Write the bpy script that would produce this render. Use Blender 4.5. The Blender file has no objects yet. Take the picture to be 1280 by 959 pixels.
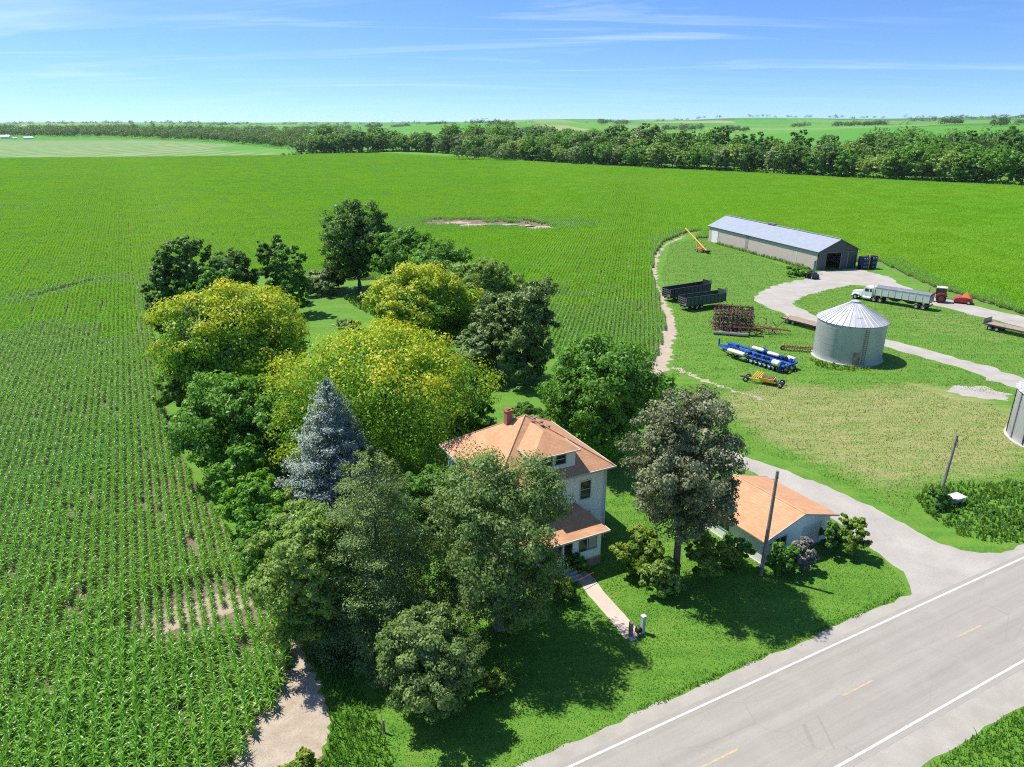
import bpy, math, random
import numpy as np
R = math.radians
SC = bpy.context.scene
COL = SC.collection

# ------------------------------------------------------------------ camera, sky, sun, exposure
F, HZ, CX, CY, H = 887.0, 152.0, 640.0, 479.5, 35.5
PITCH = math.atan((CY - HZ) / F)
cd = bpy.data.cameras.new('camera')
cam = bpy.data.objects.new('camera', cd)
COL.objects.link(cam)
cam.location = (0, 0, H)
cam.rotation_euler = (math.pi / 2 - PITCH, 0, 0)
cd.sensor_fit = 'HORIZONTAL'
cd.sensor_width = 36
cd.lens = 36 * F / 1280
cd.clip_end = 20000
SC.camera = cam

SUN_EL, SUN_AZ = 61.0, 153.0          # azimuth of the direction towards the sun, degrees from +x
sd = bpy.data.lights.new('sun', 'SUN')
sd.energy = 4.9
sd.angle = R(0.53)
sd.color = (1.0, 0.95, 0.86)
sun = bpy.data.objects.new('sun', sd)
COL.objects.link(sun)
sun.rotation_euler = (R(90 - SUN_EL), 0, R(SUN_AZ + 90))
sun.location = (-60, 40, 120)

W = bpy.data.worlds.new('World')
SC.world = W
W.use_nodes = True
wn, wl = W.node_tree.nodes, W.node_tree.links
wn.clear()
tc = wn.new('ShaderNodeTexCoord')
mp = wn.new('ShaderNodeMapping'); mp.vector_type = 'POINT'; mp.inputs['Scale'].default_value = (1, 1, 1.7); mp.inputs['Location'].default_value = (0, 0, 0.105)
sky = wn.new('ShaderNodeTexSky'); sky.sky_type = 'NISHITA'; sky.sun_disc = False
sky.sun_elevation = R(SUN_EL); sky.sun_rotation = R(90 - SUN_AZ)
sky.altitude = 300; sky.air_density = 1.0; sky.dust_density = 0.35; sky.ozone_density = 3.5
nrm = wn.new('ShaderNodeVectorMath'); nrm.operation = 'NORMALIZE'
wl.new(tc.outputs['Generated'], mp.inputs['Vector']); wl.new(mp.outputs[0], nrm.inputs[0]); wl.new(nrm.outputs[0], sky.inputs['Vector'])
# thin cirrus laid out on a plane high overhead
sep = wn.new('ShaderNodeSeparateXYZ'); wl.new(tc.outputs['Generated'], sep.inputs[0])
zc = wn.new('ShaderNodeMath'); zc.operation = 'ADD'; zc.inputs[1].default_value = 0.06; wl.new(sep.outputs[2], zc.inputs[0])
zm = wn.new('ShaderNodeMath'); zm.operation = 'MAXIMUM'; zm.inputs[1].default_value = 0.03; wl.new(zc.outputs[0], zm.inputs[0])
dx = wn.new('ShaderNodeMath'); dx.operation = 'DIVIDE'; wl.new(sep.outputs[0], dx.inputs[0]); wl.new(zm.outputs[0], dx.inputs[1])
dy = wn.new('ShaderNodeMath'); dy.operation = 'DIVIDE'; wl.new(sep.outputs[1], dy.inputs[0]); wl.new(zm.outputs[0], dy.inputs[1])
cb = wn.new('ShaderNodeCombineXYZ'); wl.new(dx.outputs[0], cb.inputs[0]); wl.new(dy.outputs[0], cb.inputs[1])
cm = wn.new('ShaderNodeMapping'); cm.inputs['Scale'].default_value = (0.17, 0.60, 1); cm.inputs['Location'].default_value = (6.4, 0.35, 0)
cm.inputs['Rotation'].default_value = (0, 0, R(-9)); wl.new(cb.outputs[0], cm.inputs[0])
cn = wn.new('ShaderNodeTexNoise'); cn.inputs['Scale'].default_value = 1.5; cn.inputs['Detail'].default_value = 9; cn.inputs['Roughness'].default_value = 0.58
cn.inputs['Distortion'].default_value = 0.9
wl.new(cm.outputs[0], cn.inputs['Vector'])
cr = wn.new('ShaderNodeMapRange'); cr.inputs['From Min'].default_value = 0.49; cr.inputs['From Max'].default_value = 1.12
wl.new(cn.outputs['Fac'], cr.inputs['Value'])
cz = wn.new('ShaderNodeMapRange'); cz.inputs['From Min'].default_value = 0.01; cz.inputs['From Max'].default_value = 0.08; wl.new(sep.outputs[2], cz.inputs['Value'])
cmul = wn.new('ShaderNodeMath'); cmul.operation = 'MULTIPLY'; wl.new(cr.outputs[0], cmul.inputs[0]); wl.new(cz.outputs[0], cmul.inputs[1])
cn2 = wn.new('ShaderNodeTexNoise'); cn2.inputs['Scale'].default_value = 0.62; cn2.inputs['Detail'].default_value = 3; cm2 = wn.new('ShaderNodeMapping'); cm2.inputs['Scale'].default_value = (0.45, 0.8, 1); cm2.inputs['Location'].default_value = (2.2, 0.9, 0)
wl.new(cb.outputs[0], cm2.inputs[0]); wl.new(cm2.outputs[0], cn2.inputs['Vector'])
cr2 = wn.new('ShaderNodeMapRange'); cr2.inputs['From Min'].default_value = 0.33; cr2.inputs['From Max'].default_value = 0.55; wl.new(cn2.outputs['Fac'], cr2.inputs['Value'])
cmul2 = wn.new('ShaderNodeMath'); cmul2.operation = 'MULTIPLY'; wl.new(cmul.outputs[0], cmul2.inputs[0]); wl.new(cr2.outputs[0], cmul2.inputs[1])
cmix = wn.new('ShaderNodeMixRGB'); cmix.inputs['Color2'].default_value = (5.6, 6.1, 6.6, 1)
wl.new(cmul2.outputs[0], cmix.inputs['Fac'])
hs = wn.new('ShaderNodeHueSaturation'); hs.inputs['Saturation'].default_value = 1.2; hs.inputs['Value'].default_value = 0.90; hs.inputs['Hue'].default_value = 0.506
wl.new(sky.outputs[0], hs.inputs['Color']); wl.new(hs.outputs[0], cmix.inputs['Color1'])
bg = wn.new('ShaderNodeBackground'); bg.inputs['Strength'].default_value = 0.15
wl.new(cmix.outputs[0], bg.inputs['Color'])
wo = wn.new('ShaderNodeOutputWorld'); wl.new(bg.outputs[0], wo.inputs['Surface'])

vs = SC.view_settings
vs.view_transform = 'Standard'; vs.look = 'None'; vs.gamma = 1.0; vs.use_curve_mapping = False
vs.exposure = 0.62
SC.cycles.max_bounces = 5
SC.cycles.diffuse_bounces = 4
SC.cycles.use_denoising = False
SC.cycles.filter_width = 1.1
SC.cycles.glossy_bounces = 2
SC.cycles.transmission_bounces = 3
SC.cycles.transparent_max_bounces = 4
SC.cycles.volume_bounces = 0
SC.cycles.caustics_reflective = False
SC.cycles.caustics_refractive = False

# ------------------------------------------------------------------ helpers
def at(px, py, z=0.0):
    a = (px - CX) / F; b = -(py - CY) / F
    d = (a, math.cos(PITCH) + b * math.sin(PITCH), -math.sin(PITCH) + b * math.cos(PITCH))
    t = (z - H) / d[2]
    return np.array([d[0] * t, d[1] * t, z])

def height_at(gy, py):
    b = -(py - CY) / F
    return H + gy * (-math.sin(PITCH) + b * math.cos(PITCH)) / (math.cos(PITCH) + b * math.sin(PITCH))

def project(p):
    v0, v1, v2 = p[..., 0], p[..., 1], p[..., 2] - H
    d = v1 * math.cos(PITCH) - v2 * math.sin(PITCH)
    u = v1 * math.sin(PITCH) + v2 * math.cos(PITCH)
    return CX + F * v0 / d, CY - F * u / d, d

def tag(o, label=None, cat=None, group=None, kind=None):
    if label: o['label'] = label
    if cat: o['category'] = cat
    if group: o['group'] = group
    if kind: o['kind'] = kind
    return o

def thing(name, label, cat, loc=(0, 0, 0), rz=0.0, group=None):
    o = bpy.data.objects.new(name, None); COL.objects.link(o)
    o.empty_display_size = 0.3
    o.location = tuple(loc); o.rotation_euler = (0, 0, rz)
    return tag(o, label, cat, group)

def add_mesh(name, me, parent=None, mats=()):
    for m in mats: me.materials.append(m)
    o = bpy.data.objects.new(name, me); COL.objects.link(o)
    if parent is not None: o.parent = parent
    return o

def np_mesh(name, verts, quads, attrs=None, smooth=False):
    me = bpy.data.meshes.new(name)
    n, m = len(verts), len(quads); k = quads.shape[1]
    me.vertices.add(n); me.vertices.foreach_set('co', np.asarray(verts, dtype=np.float32).ravel())
    me.loops.add(m * k); me.loops.foreach_set('vertex_index', np.asarray(quads, dtype=np.int32).ravel())
    me.polygons.add(m); me.polygons.foreach_set('loop_start', np.arange(0, m * k, k, dtype=np.int32))
    me.polygons.foreach_set('loop_total', np.full(m, k, dtype=np.int32))
    me.update(calc_edges=True)
    for an, av in (attrs or {}).items():
        dom = 'POINT' if len(av) == n else 'FACE'
        a = me.attributes.new(an, 'FLOAT', dom); a.data.foreach_set('value', np.asarray(av, dtype=np.float32))
    if smooth: me.polygons.foreach_set('use_smooth', np.ones(m, dtype=bool))
    return me

class MB:
    """collects solid pieces and links them as one mesh"""
    def __init__(s): s.v = []; s.f = []; s.m = []
    def add(s, vs_, fs, mi=0):
        o = len(s.v); s.v += [tuple(p) for p in vs_]; s.f += [tuple(o + i for i in f) for f in fs]; s.m += [mi] * len(fs); return s
    def box(s, c, d, rz=0.0, mi=0, tilt=None):
        hx, hy, hz = d[0] / 2, d[1] / 2, d[2] / 2
        pts = [(x, y, z) for x in (-hx, hx) for y in (-hy, hy) for z in (-hz, hz)]
        cr_, sr = math.cos(rz), math.sin(rz); out = []
        for x, y, z in pts:
            if tilt:
                ct, st = math.cos(tilt), math.sin(tilt); x, z = x * ct + z * st, -x * st + z * ct
            out.append((c[0] + x * cr_ - y * sr, c[1] + x * sr + y * cr_, c[2] + z))
        return s.add(out, [(0, 1, 3, 2), (4, 6, 7, 5), (0, 4, 5, 1), (2, 3, 7, 6), (0, 2, 6, 4), (1, 5, 7, 3)], mi)
    def tube(s, pts, rad, n=8, mi=0):
        pts = [np.array(p, float) for p in pts]
        if not hasattr(rad, '__len__'): rad = [rad] * len(pts)
        rings = []
        for i, p in enumerate(pts):
            t = pts[min(i + 1, len(pts) - 1)] - pts[max(i - 1, 0)]; t = t / (np.linalg.norm(t) + 1e-9)
            a = np.cross(t, (0, 0, 1) if abs(t[2]) < 0.9 else (1, 0, 0)); a /= np.linalg.norm(a); b = np.cross(t, a)
            rings.append([p + rad[i] * (math.cos(2 * math.pi * k / n) * a + math.sin(2 * math.pi * k / n) * b) for k in range(n)])
        vs_ = [q for r_ in rings for q in r_]; fs = []
        for i in range(len(pts) - 1):
            for k in range(n):
                k2 = (k + 1) % n; fs.append((i * n + k, i * n + k2, (i + 1) * n + k2, (i + 1) * n + k))
        fs.append(tuple(range(n))[::-1]); fs.append(tuple((len(pts) - 1) * n + k for k in range(n)))
        return s.add(vs_, fs, mi)
    def wheel(s, c, rad, w, axis=(0, 1, 0), mi=0, n=18):
        a = np.array(axis, float); a /= np.linalg.norm(a); c = np.array(c, float)
        return s.tube([c - a * w / 2, c - a * w * .38, c + a * w * .38, c + a * w / 2], [rad * .86, rad, rad, rad * .86], n, mi)
    def prism(s, poly, z0, z1, mi=0):
        n = len(poly)
        vs_ = [(p[0], p[1], z0) for p in poly] + [(p[0], p[1], z1) for p in poly]
        return s.add(vs_, [tuple(range(n))[::-1], tuple(range(n, 2 * n))] + [(i, (i + 1) % n, n + (i + 1) % n, n + i) for i in range(n)], mi)
    def extr(s, poly, p0, ax, up, out, depth, mi=0):
        """polygon in the (ax, up) plane at p0 extruded along out"""
        p0, ax, up, out = (np.array(q, float) for q in (p0, ax, up, out)); n = len(poly)
        a = [p0 + ax * x + up * z for x, z in poly]; b = [q + out * depth for q in a]
        return s.add(a + b, [tuple(range(n))[::-1], tuple(range(n, 2 * n))] + [(i, (i + 1) % n, n + (i + 1) % n, n + i) for i in range(n)], mi)
    def build(s, name, mat, parent=None, smooth=False, fix=True):
        me = bpy.data.meshes.new(name); me.from_pydata(s.v, [], s.f)
        if s.m and max(s.m) > 0: me.polygons.foreach_set('material_index', s.m)
        if fix:
            import bmesh
            bm = bmesh.new(); bm.from_mesh(me); bmesh.ops.recalc_face_normals(bm, faces=bm.faces); bm.to_mesh(me); bm.free()
        if smooth:
            me.polygons.foreach_set('use_smooth', [True] * len(me.polygons)); me.set_sharp_from_angle(angle=R(35))
        return add_mesh(name, me, parent, mat if isinstance(mat, (list, tuple)) else (mat,))

# ------------------------------------------------------------------ materials
MATS = {}
def nd(nt, t, **kw):
    n = nt.nodes.new(t)
    for k, v in kw.items(): setattr(n, k, v)
    return n
def base_mat(name):
    m = bpy.data.materials.new(name); m.use_nodes = True
    nt = m.node_tree; b = nt.nodes['Principled BSDF']; return m, nt, b
def ramp(nt, src, lo, hi):
    r = nd(nt, 'ShaderNodeMapRange'); r.inputs['From Min'].default_value = lo; r.inputs['From Max'].default_value = hi
    nt.links.new(src, r.inputs['Value']); return r.outputs[0]
def mix(nt, fac, a, b, mode='MIX'):
    m = nd(nt, 'ShaderNodeMixRGB', blend_type=mode)
    for sock, v in ((m.inputs['Fac'], fac), (m.inputs['Color1'], a), (m.inputs['Color2'], b)):
        if hasattr(v, 'links') or hasattr(v, 'is_linked'): nt.links.new(v, sock)
        elif isinstance(v, (int, float)): sock.default_value = v
        else: sock.default_value = (*v, 1)
    return m.outputs[0]
def noise(nt, vec, scale, detail=5, rough=.55, dist=0.0, scl=None, rot=0):
    if scl is not None:
        mpn = nd(nt, 'ShaderNodeMapping'); mpn.inputs['Scale'].default_value = scl; mpn.inputs['Rotation'].default_value = (0, 0, rot)
        nt.links.new(vec, mpn.inputs[0]); vec = mpn.outputs[0]
    n = nd(nt, 'ShaderNodeTexNoise'); n.inputs['Scale'].default_value = scale; n.inputs['Detail'].default_value = detail
    n.inputs['Roughness'].default_value = rough; n.inputs['Distortion'].default_value = dist
    nt.links.new(vec, n.inputs['Vector']); return n.outputs['Fac']
def bump(nt, b, h, strength=.4, dist=.05):
    bn = nd(nt, 'ShaderNodeBump'); bn.inputs['Strength'].default_value = strength; bn.inputs['Distance'].default_value = dist
    nt.links.new(h, bn.inputs['Height']); nt.links.new(bn.outputs[0], b.inputs['Normal'])
def M(name, col, rough=.6, metal=0.0, var=.25, scale=1.5, bmp=0.0, dirt=None, dirt_amt=.35, spec=.5):
    if name in MATS: return MATS[name]
    m, nt, b = base_mat(name)
    g = nd(nt, 'ShaderNodeTexCoord').outputs['Object']
    n = noise(nt, g, scale, 6, .6)
    c1 = tuple(x * (1 - var) for x in col); c2 = tuple(min(1, x * (1 + var)) for x in col)
    c = mix(nt, ramp(nt, n, .3, .7), c1, c2)
    if dirt:
        c = mix(nt, mix(nt, dirt_amt, (0, 0, 0), mix(nt, ramp(nt, noise(nt, g, scale * 2.3, 8, .7), .48, .66), (0, 0, 0), (1, 1, 1))), c, dirt)
    nt.links.new(c, b.inputs['Base Color'])
    b.inputs['Roughness'].default_value = rough; b.inputs['Metallic'].default_value = metal; b.inputs['Specular IOR Level'].default_value = spec
    if bmp: bump(nt, b, noise(nt, g, scale * 9, 5), bmp, .02)
    MATS[name] = m; return m
def leaf_mat(name, ca, cb_, tip=None, rough=.5, trans=.40, spec=.35, big=.0):
    """foliage: colour from a random number per leaf; 'tip' marks new growth of another colour"""
    m, nt, b = base_mat(name)
    r = nd(nt, 'ShaderNodeAttribute', attribute_name='rnd').outputs['Fac']
    c = mix(nt, r, ca, cb_)
    if tip:
        t = nd(nt, 'ShaderNodeAttribute', attribute_name='tip').outputs['Fac']; c = mix(nt, t, c, tip)
    if big:
        g = nd(nt, 'ShaderNodeNewGeometry').outputs['Position']
        c = mix(nt, ramp(nt, noise(nt, g, big, 4), .3, .7), c, mix(nt, .45, c, (.26, .42, .02)))
    nt.links.new(c, b.inputs['Base Color']); b.inputs['Roughness'].default_value = rough; b.inputs['Specular IOR Level'].default_value = spec
    tr = nd(nt, 'ShaderNodeBsdfTranslucent'); nt.links.new(mix(nt, .4, c, (.26, .50, .012), 'MIX'), tr.inputs['Color'])
    mx = nd(nt, 'ShaderNodeMixShader'); mx.inputs[0].default_value = trans
    nt.links.new(b.outputs[0], mx.inputs[1]); nt.links.new(tr.outputs[0], mx.inputs[2])
    nt.links.new(mx.outputs[0], nt.nodes['Material Output'].inputs['Surface'])
    MATS[name] = m; return m

RD = np.array([.8877, .4604, 0.0])      # along the road
RN = np.array([.4604, -.8877, 0.0])     # from the house towards the road
YAW = math.atan2(RD[1], RD[0])

# ground
def ground_material():
    m, nt, b = base_mat('grass_ground')
    g = nd(nt, 'ShaderNodeNewGeometry').outputs['Position']
    dry = nd(nt, 'ShaderNodeAttribute', attribute_name='dry').outputs['Fac']
    far = nd(nt, 'ShaderNodeAttribute', attribute_name='far').outputs['Fac']
    n1 = noise(nt, g, .30, 7, .72); n2 = noise(nt, g, 3.0, 6, .7); n3 = noise(nt, g, 14, 3, .6)
    lawn = mix(nt, ramp(nt, n2, .34, .66), (.056, .165, .015), (.125, .275, .034))
    lawn = mix(nt, mix(nt, .75, (0, 0, 0), mix(nt, ramp(nt, n1, .46, .70), (0, 0, 0), (1, 1, 1))), lawn, (.19, .28, .045))
    lawn = mix(nt, mix(nt, .7, (0, 0, 0), mix(nt, ramp(nt, n3, .45, .62), (0, 0, 0), (1, 1, 1))), lawn, (.042, .110, .010))
    mow = noise(nt, g, 1.0, 2, .5, scl=(.06, 1.1, 1), rot=-YAW)
    lawn = mix(nt, mix(nt, .4, (0, 0, 0), mix(nt, ramp(nt, mow, .42, .58), (0, 0, 0), (1, 1, 1))), lawn, (.13, .27, .03))
    s = noise(nt, g, .8, 6, .75, .6, scl=(.30, 1.3, 1), rot=R(14)); s2 = noise(nt, g, 5, 6, .7)
    straw = mix(nt, ramp(nt, s2, .35, .65), (.175, .20, .06), (.37, .33, .15))
    dmask = nd(nt, 'ShaderNodeMath', operation='ADD'); nt.links.new(dry, dmask.inputs[0]); nt.links.new(s, dmask.inputs[1])
    lawn = mix(nt, ramp(nt, dmask.outputs[0], .96, 1.32), lawn, straw)
    # far farmland, one colour per field
    mpv = nd(nt, 'ShaderNodeMapping'); mpv.inputs['Scale'].default_value = (1 / 420, 1 / 700, 0); mpv.inputs['Rotation'].default_value = (0, 0, R(-20)); nt.links.new(g, mpv.inputs[0])
    v = nd(nt, 'ShaderNodeTexVoronoi', distance='CHEBYCHEV'); v.inputs['Scale'].default_value = 1; nt.links.new(mpv.outputs[0], v.inputs['Vector'])
    sp = nd(nt, 'ShaderNodeSeparateColor'); nt.links.new(v.outputs['Color'], sp.inputs[0])
    crn = nd(nt, 'ShaderNodeValToRGB'); e = crn.color_ramp; e.interpolation = 'CONSTANT'
    cols = [(0, (.075, .23, .018)), (.22, (.11, .27, .03)), (.4, (.06, .17, .02)), (.55, (.17, .28, .07)), (.68, (.08, .25, .02)), (.93, (.26, .29, .12)), (.96, (.12, .24, .05))]
    e.elements[0].position, e.elements[0].color = cols[0][0], (*cols[0][1], 1); e.elements[1].position, e.elements[1].color = cols[1][0], (*cols[1][1], 1)
    for p_, c_ in cols[2:]:
        el = e.elements.new(p_); el.color = (*c_, 1)
    nt.links.new(sp.outputs[0], crn.inputs[0])
    farc = mix(nt, ramp(nt, noise(nt, g, .012, 6, .7), .3, .7), crn.outputs[0], mix(nt, .3, crn.outputs[0], (.05, .12, .02)))
    nt.links.new(mix(nt, far, lawn, farc), b.inputs['Base Color'])
    b.inputs['Roughness'].default_value = .85; b.inputs['Specular IOR Level'].default_value = .15
    bump(nt, b, n3, .7, .12)
    return m
def soil_material(name, a, c, rowdir=None):
    m, nt, b = base_mat(name); g = nd(nt, 'ShaderNodeNewGeometry').outputs['Position']
    n = noise(nt, g, .8, 8, .7); n2 = noise(nt, g, 9, 5, .7)
    col = mix(nt, ramp(nt, n, .3, .7), a, c); col = mix(nt, mix(nt, .5, (0, 0, 0), mix(nt, ramp(nt, n2, .5, .7), (0, 0, 0), (1, 1, 1))), col, tuple(x * .55 for x in a))
    nt.links.new(col, b.inputs['Base Color']); b.inputs['Roughness'].default_value = .95; b.inputs['Specular IOR Level'].default_value = .1
    bump(nt, b, n2, .6, .08); return m
def gravel_material(name, a, c, d, sc=1.0):
    m, nt, b = base_mat(name); g = nd(nt, 'ShaderNodeNewGeometry').outputs['Position']
    n = noise(nt, g, .25 * sc, 7, .65); n2 = noise(nt, g, 6 * sc, 6, .75)
    col = mix(nt, ramp(nt, n, .3, .7), a, c); col = mix(nt, mix(nt, .55, (0, 0, 0), mix(nt, ramp(nt, n2, .45, .75), (0, 0, 0), (1, 1, 1))), col, d)
    nt.links.new(col, b.inputs['Base Color']); b.inputs['Roughness'].default_value = .92; b.inputs['Specular IOR Level'].default_value = .2
    bump(nt, b, n2, .5, .04); return m
def road_material():
    m, nt, b = base_mat('worn_asphalt'); g = nd(nt, 'ShaderNodeTexCoord').outputs['Object']
    st = noise(nt, g, 1, 6, .6, scl=(.03, 1.3, 1)); n2 = noise(nt, g, 7, 6, .75); n3 = noise(nt, g, .5, 4)
    col = mix(nt, ramp(nt, st, .3, .7), (.245, .228, .195), (.325, .303, .26))
    col = mix(nt, mix(nt, .45, (0, 0, 0), mix(nt, ramp(nt, n2, .45, .7), (0, 0, 0), (1, 1, 1))), col, (.205, .195, .175))
    col = mix(nt, mix(nt, .3, (0, 0, 0), mix(nt, ramp(nt, n3, .5, .7), (0, 0, 0), (1, 1, 1))), col, (.34, .32, .28))
    # hairline cracks
    v = nd(nt, 'ShaderNodeTexVoronoi', feature='DISTANCE_TO_EDGE'); v.inputs['Scale'].default_value = .22
    mv = nd(nt, 'ShaderNodeMapping'); mv.inputs['Scale'].default_value = (.6, 1.6, 1); nt.links.new(g, mv.inputs[0]); nt.links.new(mv.outputs[0], v.inputs['Vector'])
    cm_ = nd(nt, 'ShaderNodeMath', operation='LESS_THAN'); cm_.inputs[1].default_value = .0035; nt.links.new(v.outputs['Distance'], cm_.inputs[0])
    col = mix(nt, mix(nt, cm_.outputs[0], (0, 0, 0), (.22, .22, .22)), col, (.12, .115, .105))
    nt.links.new(col, b.inputs['Base Color']); b.inputs['Roughness'].default_value = .85; b.inputs['Specular IOR Level'].default_value = .3
    bump(nt, b, n2, .2, .01); return m
def paint_material(name, col, wear):
    m, nt, b = base_mat(name); g = nd(nt, 'ShaderNodeNewGeometry').outputs['Position']
    c = mix(nt, ramp(nt, noise(nt, g, 5, 7, .75), wear, wear + .12), col, (.29, .275, .245))
    nt.links.new(c, b.inputs['Base Color']); b.inputs['Roughness'].default_value = .7; return m
def shingle_material(name, a, c, d):
    m, nt, b = base_mat(name); g = nd(nt, 'ShaderNodeTexCoord').outputs['Object']
    bk = nd(nt, 'ShaderNodeTexBrick'); bk.inputs['Scale'].default_value = 1; bk.inputs['Mortar Size'].default_value = .02
    bk.inputs['Brick Width'].default_value = .34; bk.inputs['Row Height'].default_value = .16
    bk.inputs['Color1'].default_value = (0, 0, 0, 1); bk.inputs['Color2'].default_value = (1, 1, 1, 1); bk.inputs['Mortar'].default_value = (.0, .0, .0, 1)
    # rows follow the slope: height along z, position from x + y
    s = nd(nt, 'ShaderNodeSeparateXYZ'); nt.links.new(g, s.inputs[0]); ad = nd(nt, 'ShaderNodeMath', operation='ADD')
    nt.links.new(s.outputs[0], ad.inputs[0]); nt.links.new(s.outputs[1], ad.inputs[1])
    zz = nd(nt, 'ShaderNodeMath', operation='MULTIPLY'); zz.inputs[1].default_value = 1.8; nt.links.new(s.outputs[2], zz.inputs[0])
    cbx = nd(nt, 'ShaderNodeCombineXYZ'); nt.links.new(ad.outputs[0], cbx.inputs[0]); nt.links.new(zz.outputs[0], cbx.inputs[1]); nt.links.new(cbx.outputs[0], bk.inputs['Vector'])
    col = mix(nt, bk.outputs['Color'], a, c)
    col = mix(nt, mix(nt, .6, (0, 0, 0), mix(nt, ramp(nt, noise(nt, g, .9, 7, .7), .4, .7), (0, 0, 0), (1, 1, 1))), col, d)
    nt.links.new(col, b.inputs['Base Color']); b.inputs['Roughness'].default_value = .9; b.inputs['Specular IOR Level'].default_value = .2
    bump(nt, b, bk.outputs['Color'], .3, .02); return m
def siding_material(name, col, pitch=.15, vert=False, dirt=(.45, .43, .38), ax=(1, 1), metal=0.0, rough=.55, dark=.25):
    """lapped or ribbed cladding: a real groove pattern"""
    m, nt, b = base_mat(name); g = nd(nt, 'ShaderNodeTexCoord').outputs['Object']
    s = nd(nt, 'ShaderNodeSeparateXYZ'); nt.links.new(g, s.inputs[0])
    if vert:
        ad = nd(nt, 'ShaderNodeMath', operation='ADD'); nt.links.new(s.outputs[0], ad.inputs[0]); nt.links.new(s.outputs[1], ad.inputs[1]); src = ad.outputs[0]
    else: src = s.outputs[2]
    dv = nd(nt, 'ShaderNodeMath', operation='DIVIDE'); dv.inputs[1].default_value = pitch; nt.links.new(src, dv.inputs[0])
    fr = nd(nt, 'ShaderNodeMath', operation='FRACT'); nt.links.new(dv.outputs[0], fr.inputs[0])
    c = mix(nt, mix(nt, .5, (0, 0, 0), mix(nt, ramp(nt, noise(nt, g, .8, 7, .7), .45, .75), (0, 0, 0), (1, 1, 1))), col, dirt)
    lt = nd(nt, 'ShaderNodeMath', operation='LESS_THAN'); lt.inputs[1].default_value = .12; nt.links.new(fr.outputs[0], lt.inputs[0])
    nt.links.new(c, b.inputs['Base Color']); b.inputs['Roughness'].default_value = rough; b.inputs['Metallic'].default_value = metal
    bump(nt, b, fr.outputs[0], dark, .03); return m
def sheet_metal(name, col, rough=.42, metal=.55, rust=None, ring=.0):
    m, nt, b = base_mat(name); g = nd(nt, 'ShaderNodeTexCoord').outputs['Object']
    n = noise(nt, g, .5, 7, .65, scl=(1, 1, .5)); n2 = noise(nt, g, 4, 6, .7)
    c = mix(nt, ramp(nt, n, .3, .7), tuple(x * .8 for x in col), tuple(min(1, x * 1.15) for x in col))
    if rust: c = mix(nt, ramp(nt, noise(nt, g, .9, 8, .75), .57, .78), c, rust)
    nt.links.new(c, b.inputs['Base Color'])
    rr_ = nd(nt, 'ShaderNodeMapRange'); rr_.inputs['To Min'].default_value = rough - .1; rr_.inputs['To Max'].default_value = rough + .2; nt.links.new(n2, rr_.inputs['Value'])
    nt.links.new(rr_.outputs[0], b.inputs['Roughness']); b.inputs['Metallic'].default_value = metal
    if ring:
        s = nd(nt, 'ShaderNodeSeparateXYZ'); nt.links.new(g, s.inputs[0]); q = nd(nt, 'ShaderNodeMath', operation='MULTIPLY'); q.inputs[1].default_value = 2 * math.pi / ring; nt.links.new(s.outputs[2], q.inputs[0])
        sn = nd(nt, 'ShaderNodeMath', operation='SINE'); nt.links.new(q.outputs[0], sn.inputs[0]); bump(nt, b, sn.outputs[0], .35, .02)
    return m
def brick_material():
    m, nt, b = base_mat('red_brick'); g = nd(nt, 'ShaderNodeTexCoord').outputs['Object']
    s = nd(nt, 'ShaderNodeSeparateXYZ'); nt.links.new(g, s.inputs[0]); ad = nd(nt, 'ShaderNodeMath', operation='ADD')
    nt.links.new(s.outputs[0], ad.inputs[0]); nt.links.new(s.outputs[1], ad.inputs[1]); cbx = nd(nt, 'ShaderNodeCombineXYZ'); nt.links.new(ad.outputs[0], cbx.inputs[0]); nt.links.new(s.outputs[2], cbx.inputs[1])
    bk = nd(nt, 'ShaderNodeTexBrick'); bk.inputs['Scale'].default_value = 1; bk.inputs['Mortar Size'].default_value = .008; bk.inputs['Brick Width'].default_value = .21; bk.inputs['Row Height'].default_value = .07
    bk.inputs['Color1'].default_value = (.33, .07, .035, 1); bk.inputs['Color2'].default_value = (.24, .06, .035, 1); bk.inputs['Mortar'].default_value = (.35, .3, .26, 1)
    nt.links.new(cbx.outputs[0], bk.inputs['Vector']); nt.links.new(bk.outputs['Color'], b.inputs['Base Color']); b.inputs['Roughness'].default_value = .85; return m

m_ground = ground_material()
m_soil = soil_material('field_soil', (.13, .10, .07), (.22, .175, .125))
m_bare = soil_material('bare_dirt', (.30, .24, .175), (.44, .375, .295))
m_gravel = gravel_material('pale_gravel', (.29, .27, .235), (.40, .375, .33), (.21, .195, .165))
m_shoulder = gravel_material('shoulder_gravel', (.285, .265, .23), (.37, .345, .295), (.21, .195, .165), 2)
m_walk = gravel_material('walk_concrete', (.44, .35, .29), (.52, .43, .36), (.34, .28, .23), 2)
m_road = road_material()
m_white_line = paint_material('white_paint', (.60, .58, .53), .53)
m_yellow_line = paint_material('yellow_paint', (.52, .36, .14), .435)
def hay_material():
    m, nt, b = base_mat('hay_stubble'); g = nd(nt, 'ShaderNodeNewGeometry').outputs['Position']
    w = nd(nt, 'ShaderNodeTexWave'); w.inputs['Scale'].default_value = .0115; w.inputs['Distortion'].default_value = 1.2; w.inputs['Detail'].default_value = 3; nt.links.new(g, w.inputs['Vector'])
    c = mix(nt, ramp(nt, w.outputs['Fac'], .35, .75), (.085, .185, .030), (.165, .245, .070)); c = mix(nt, ramp(nt, noise(nt, g, .012, 5, .7), .5, .72), c, (.22, .25, .10))
    nt.links.new(c, b.inputs['Base Color']); b.inputs['Roughness'].default_value = .95; return m
m_hay = hay_material()
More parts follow.
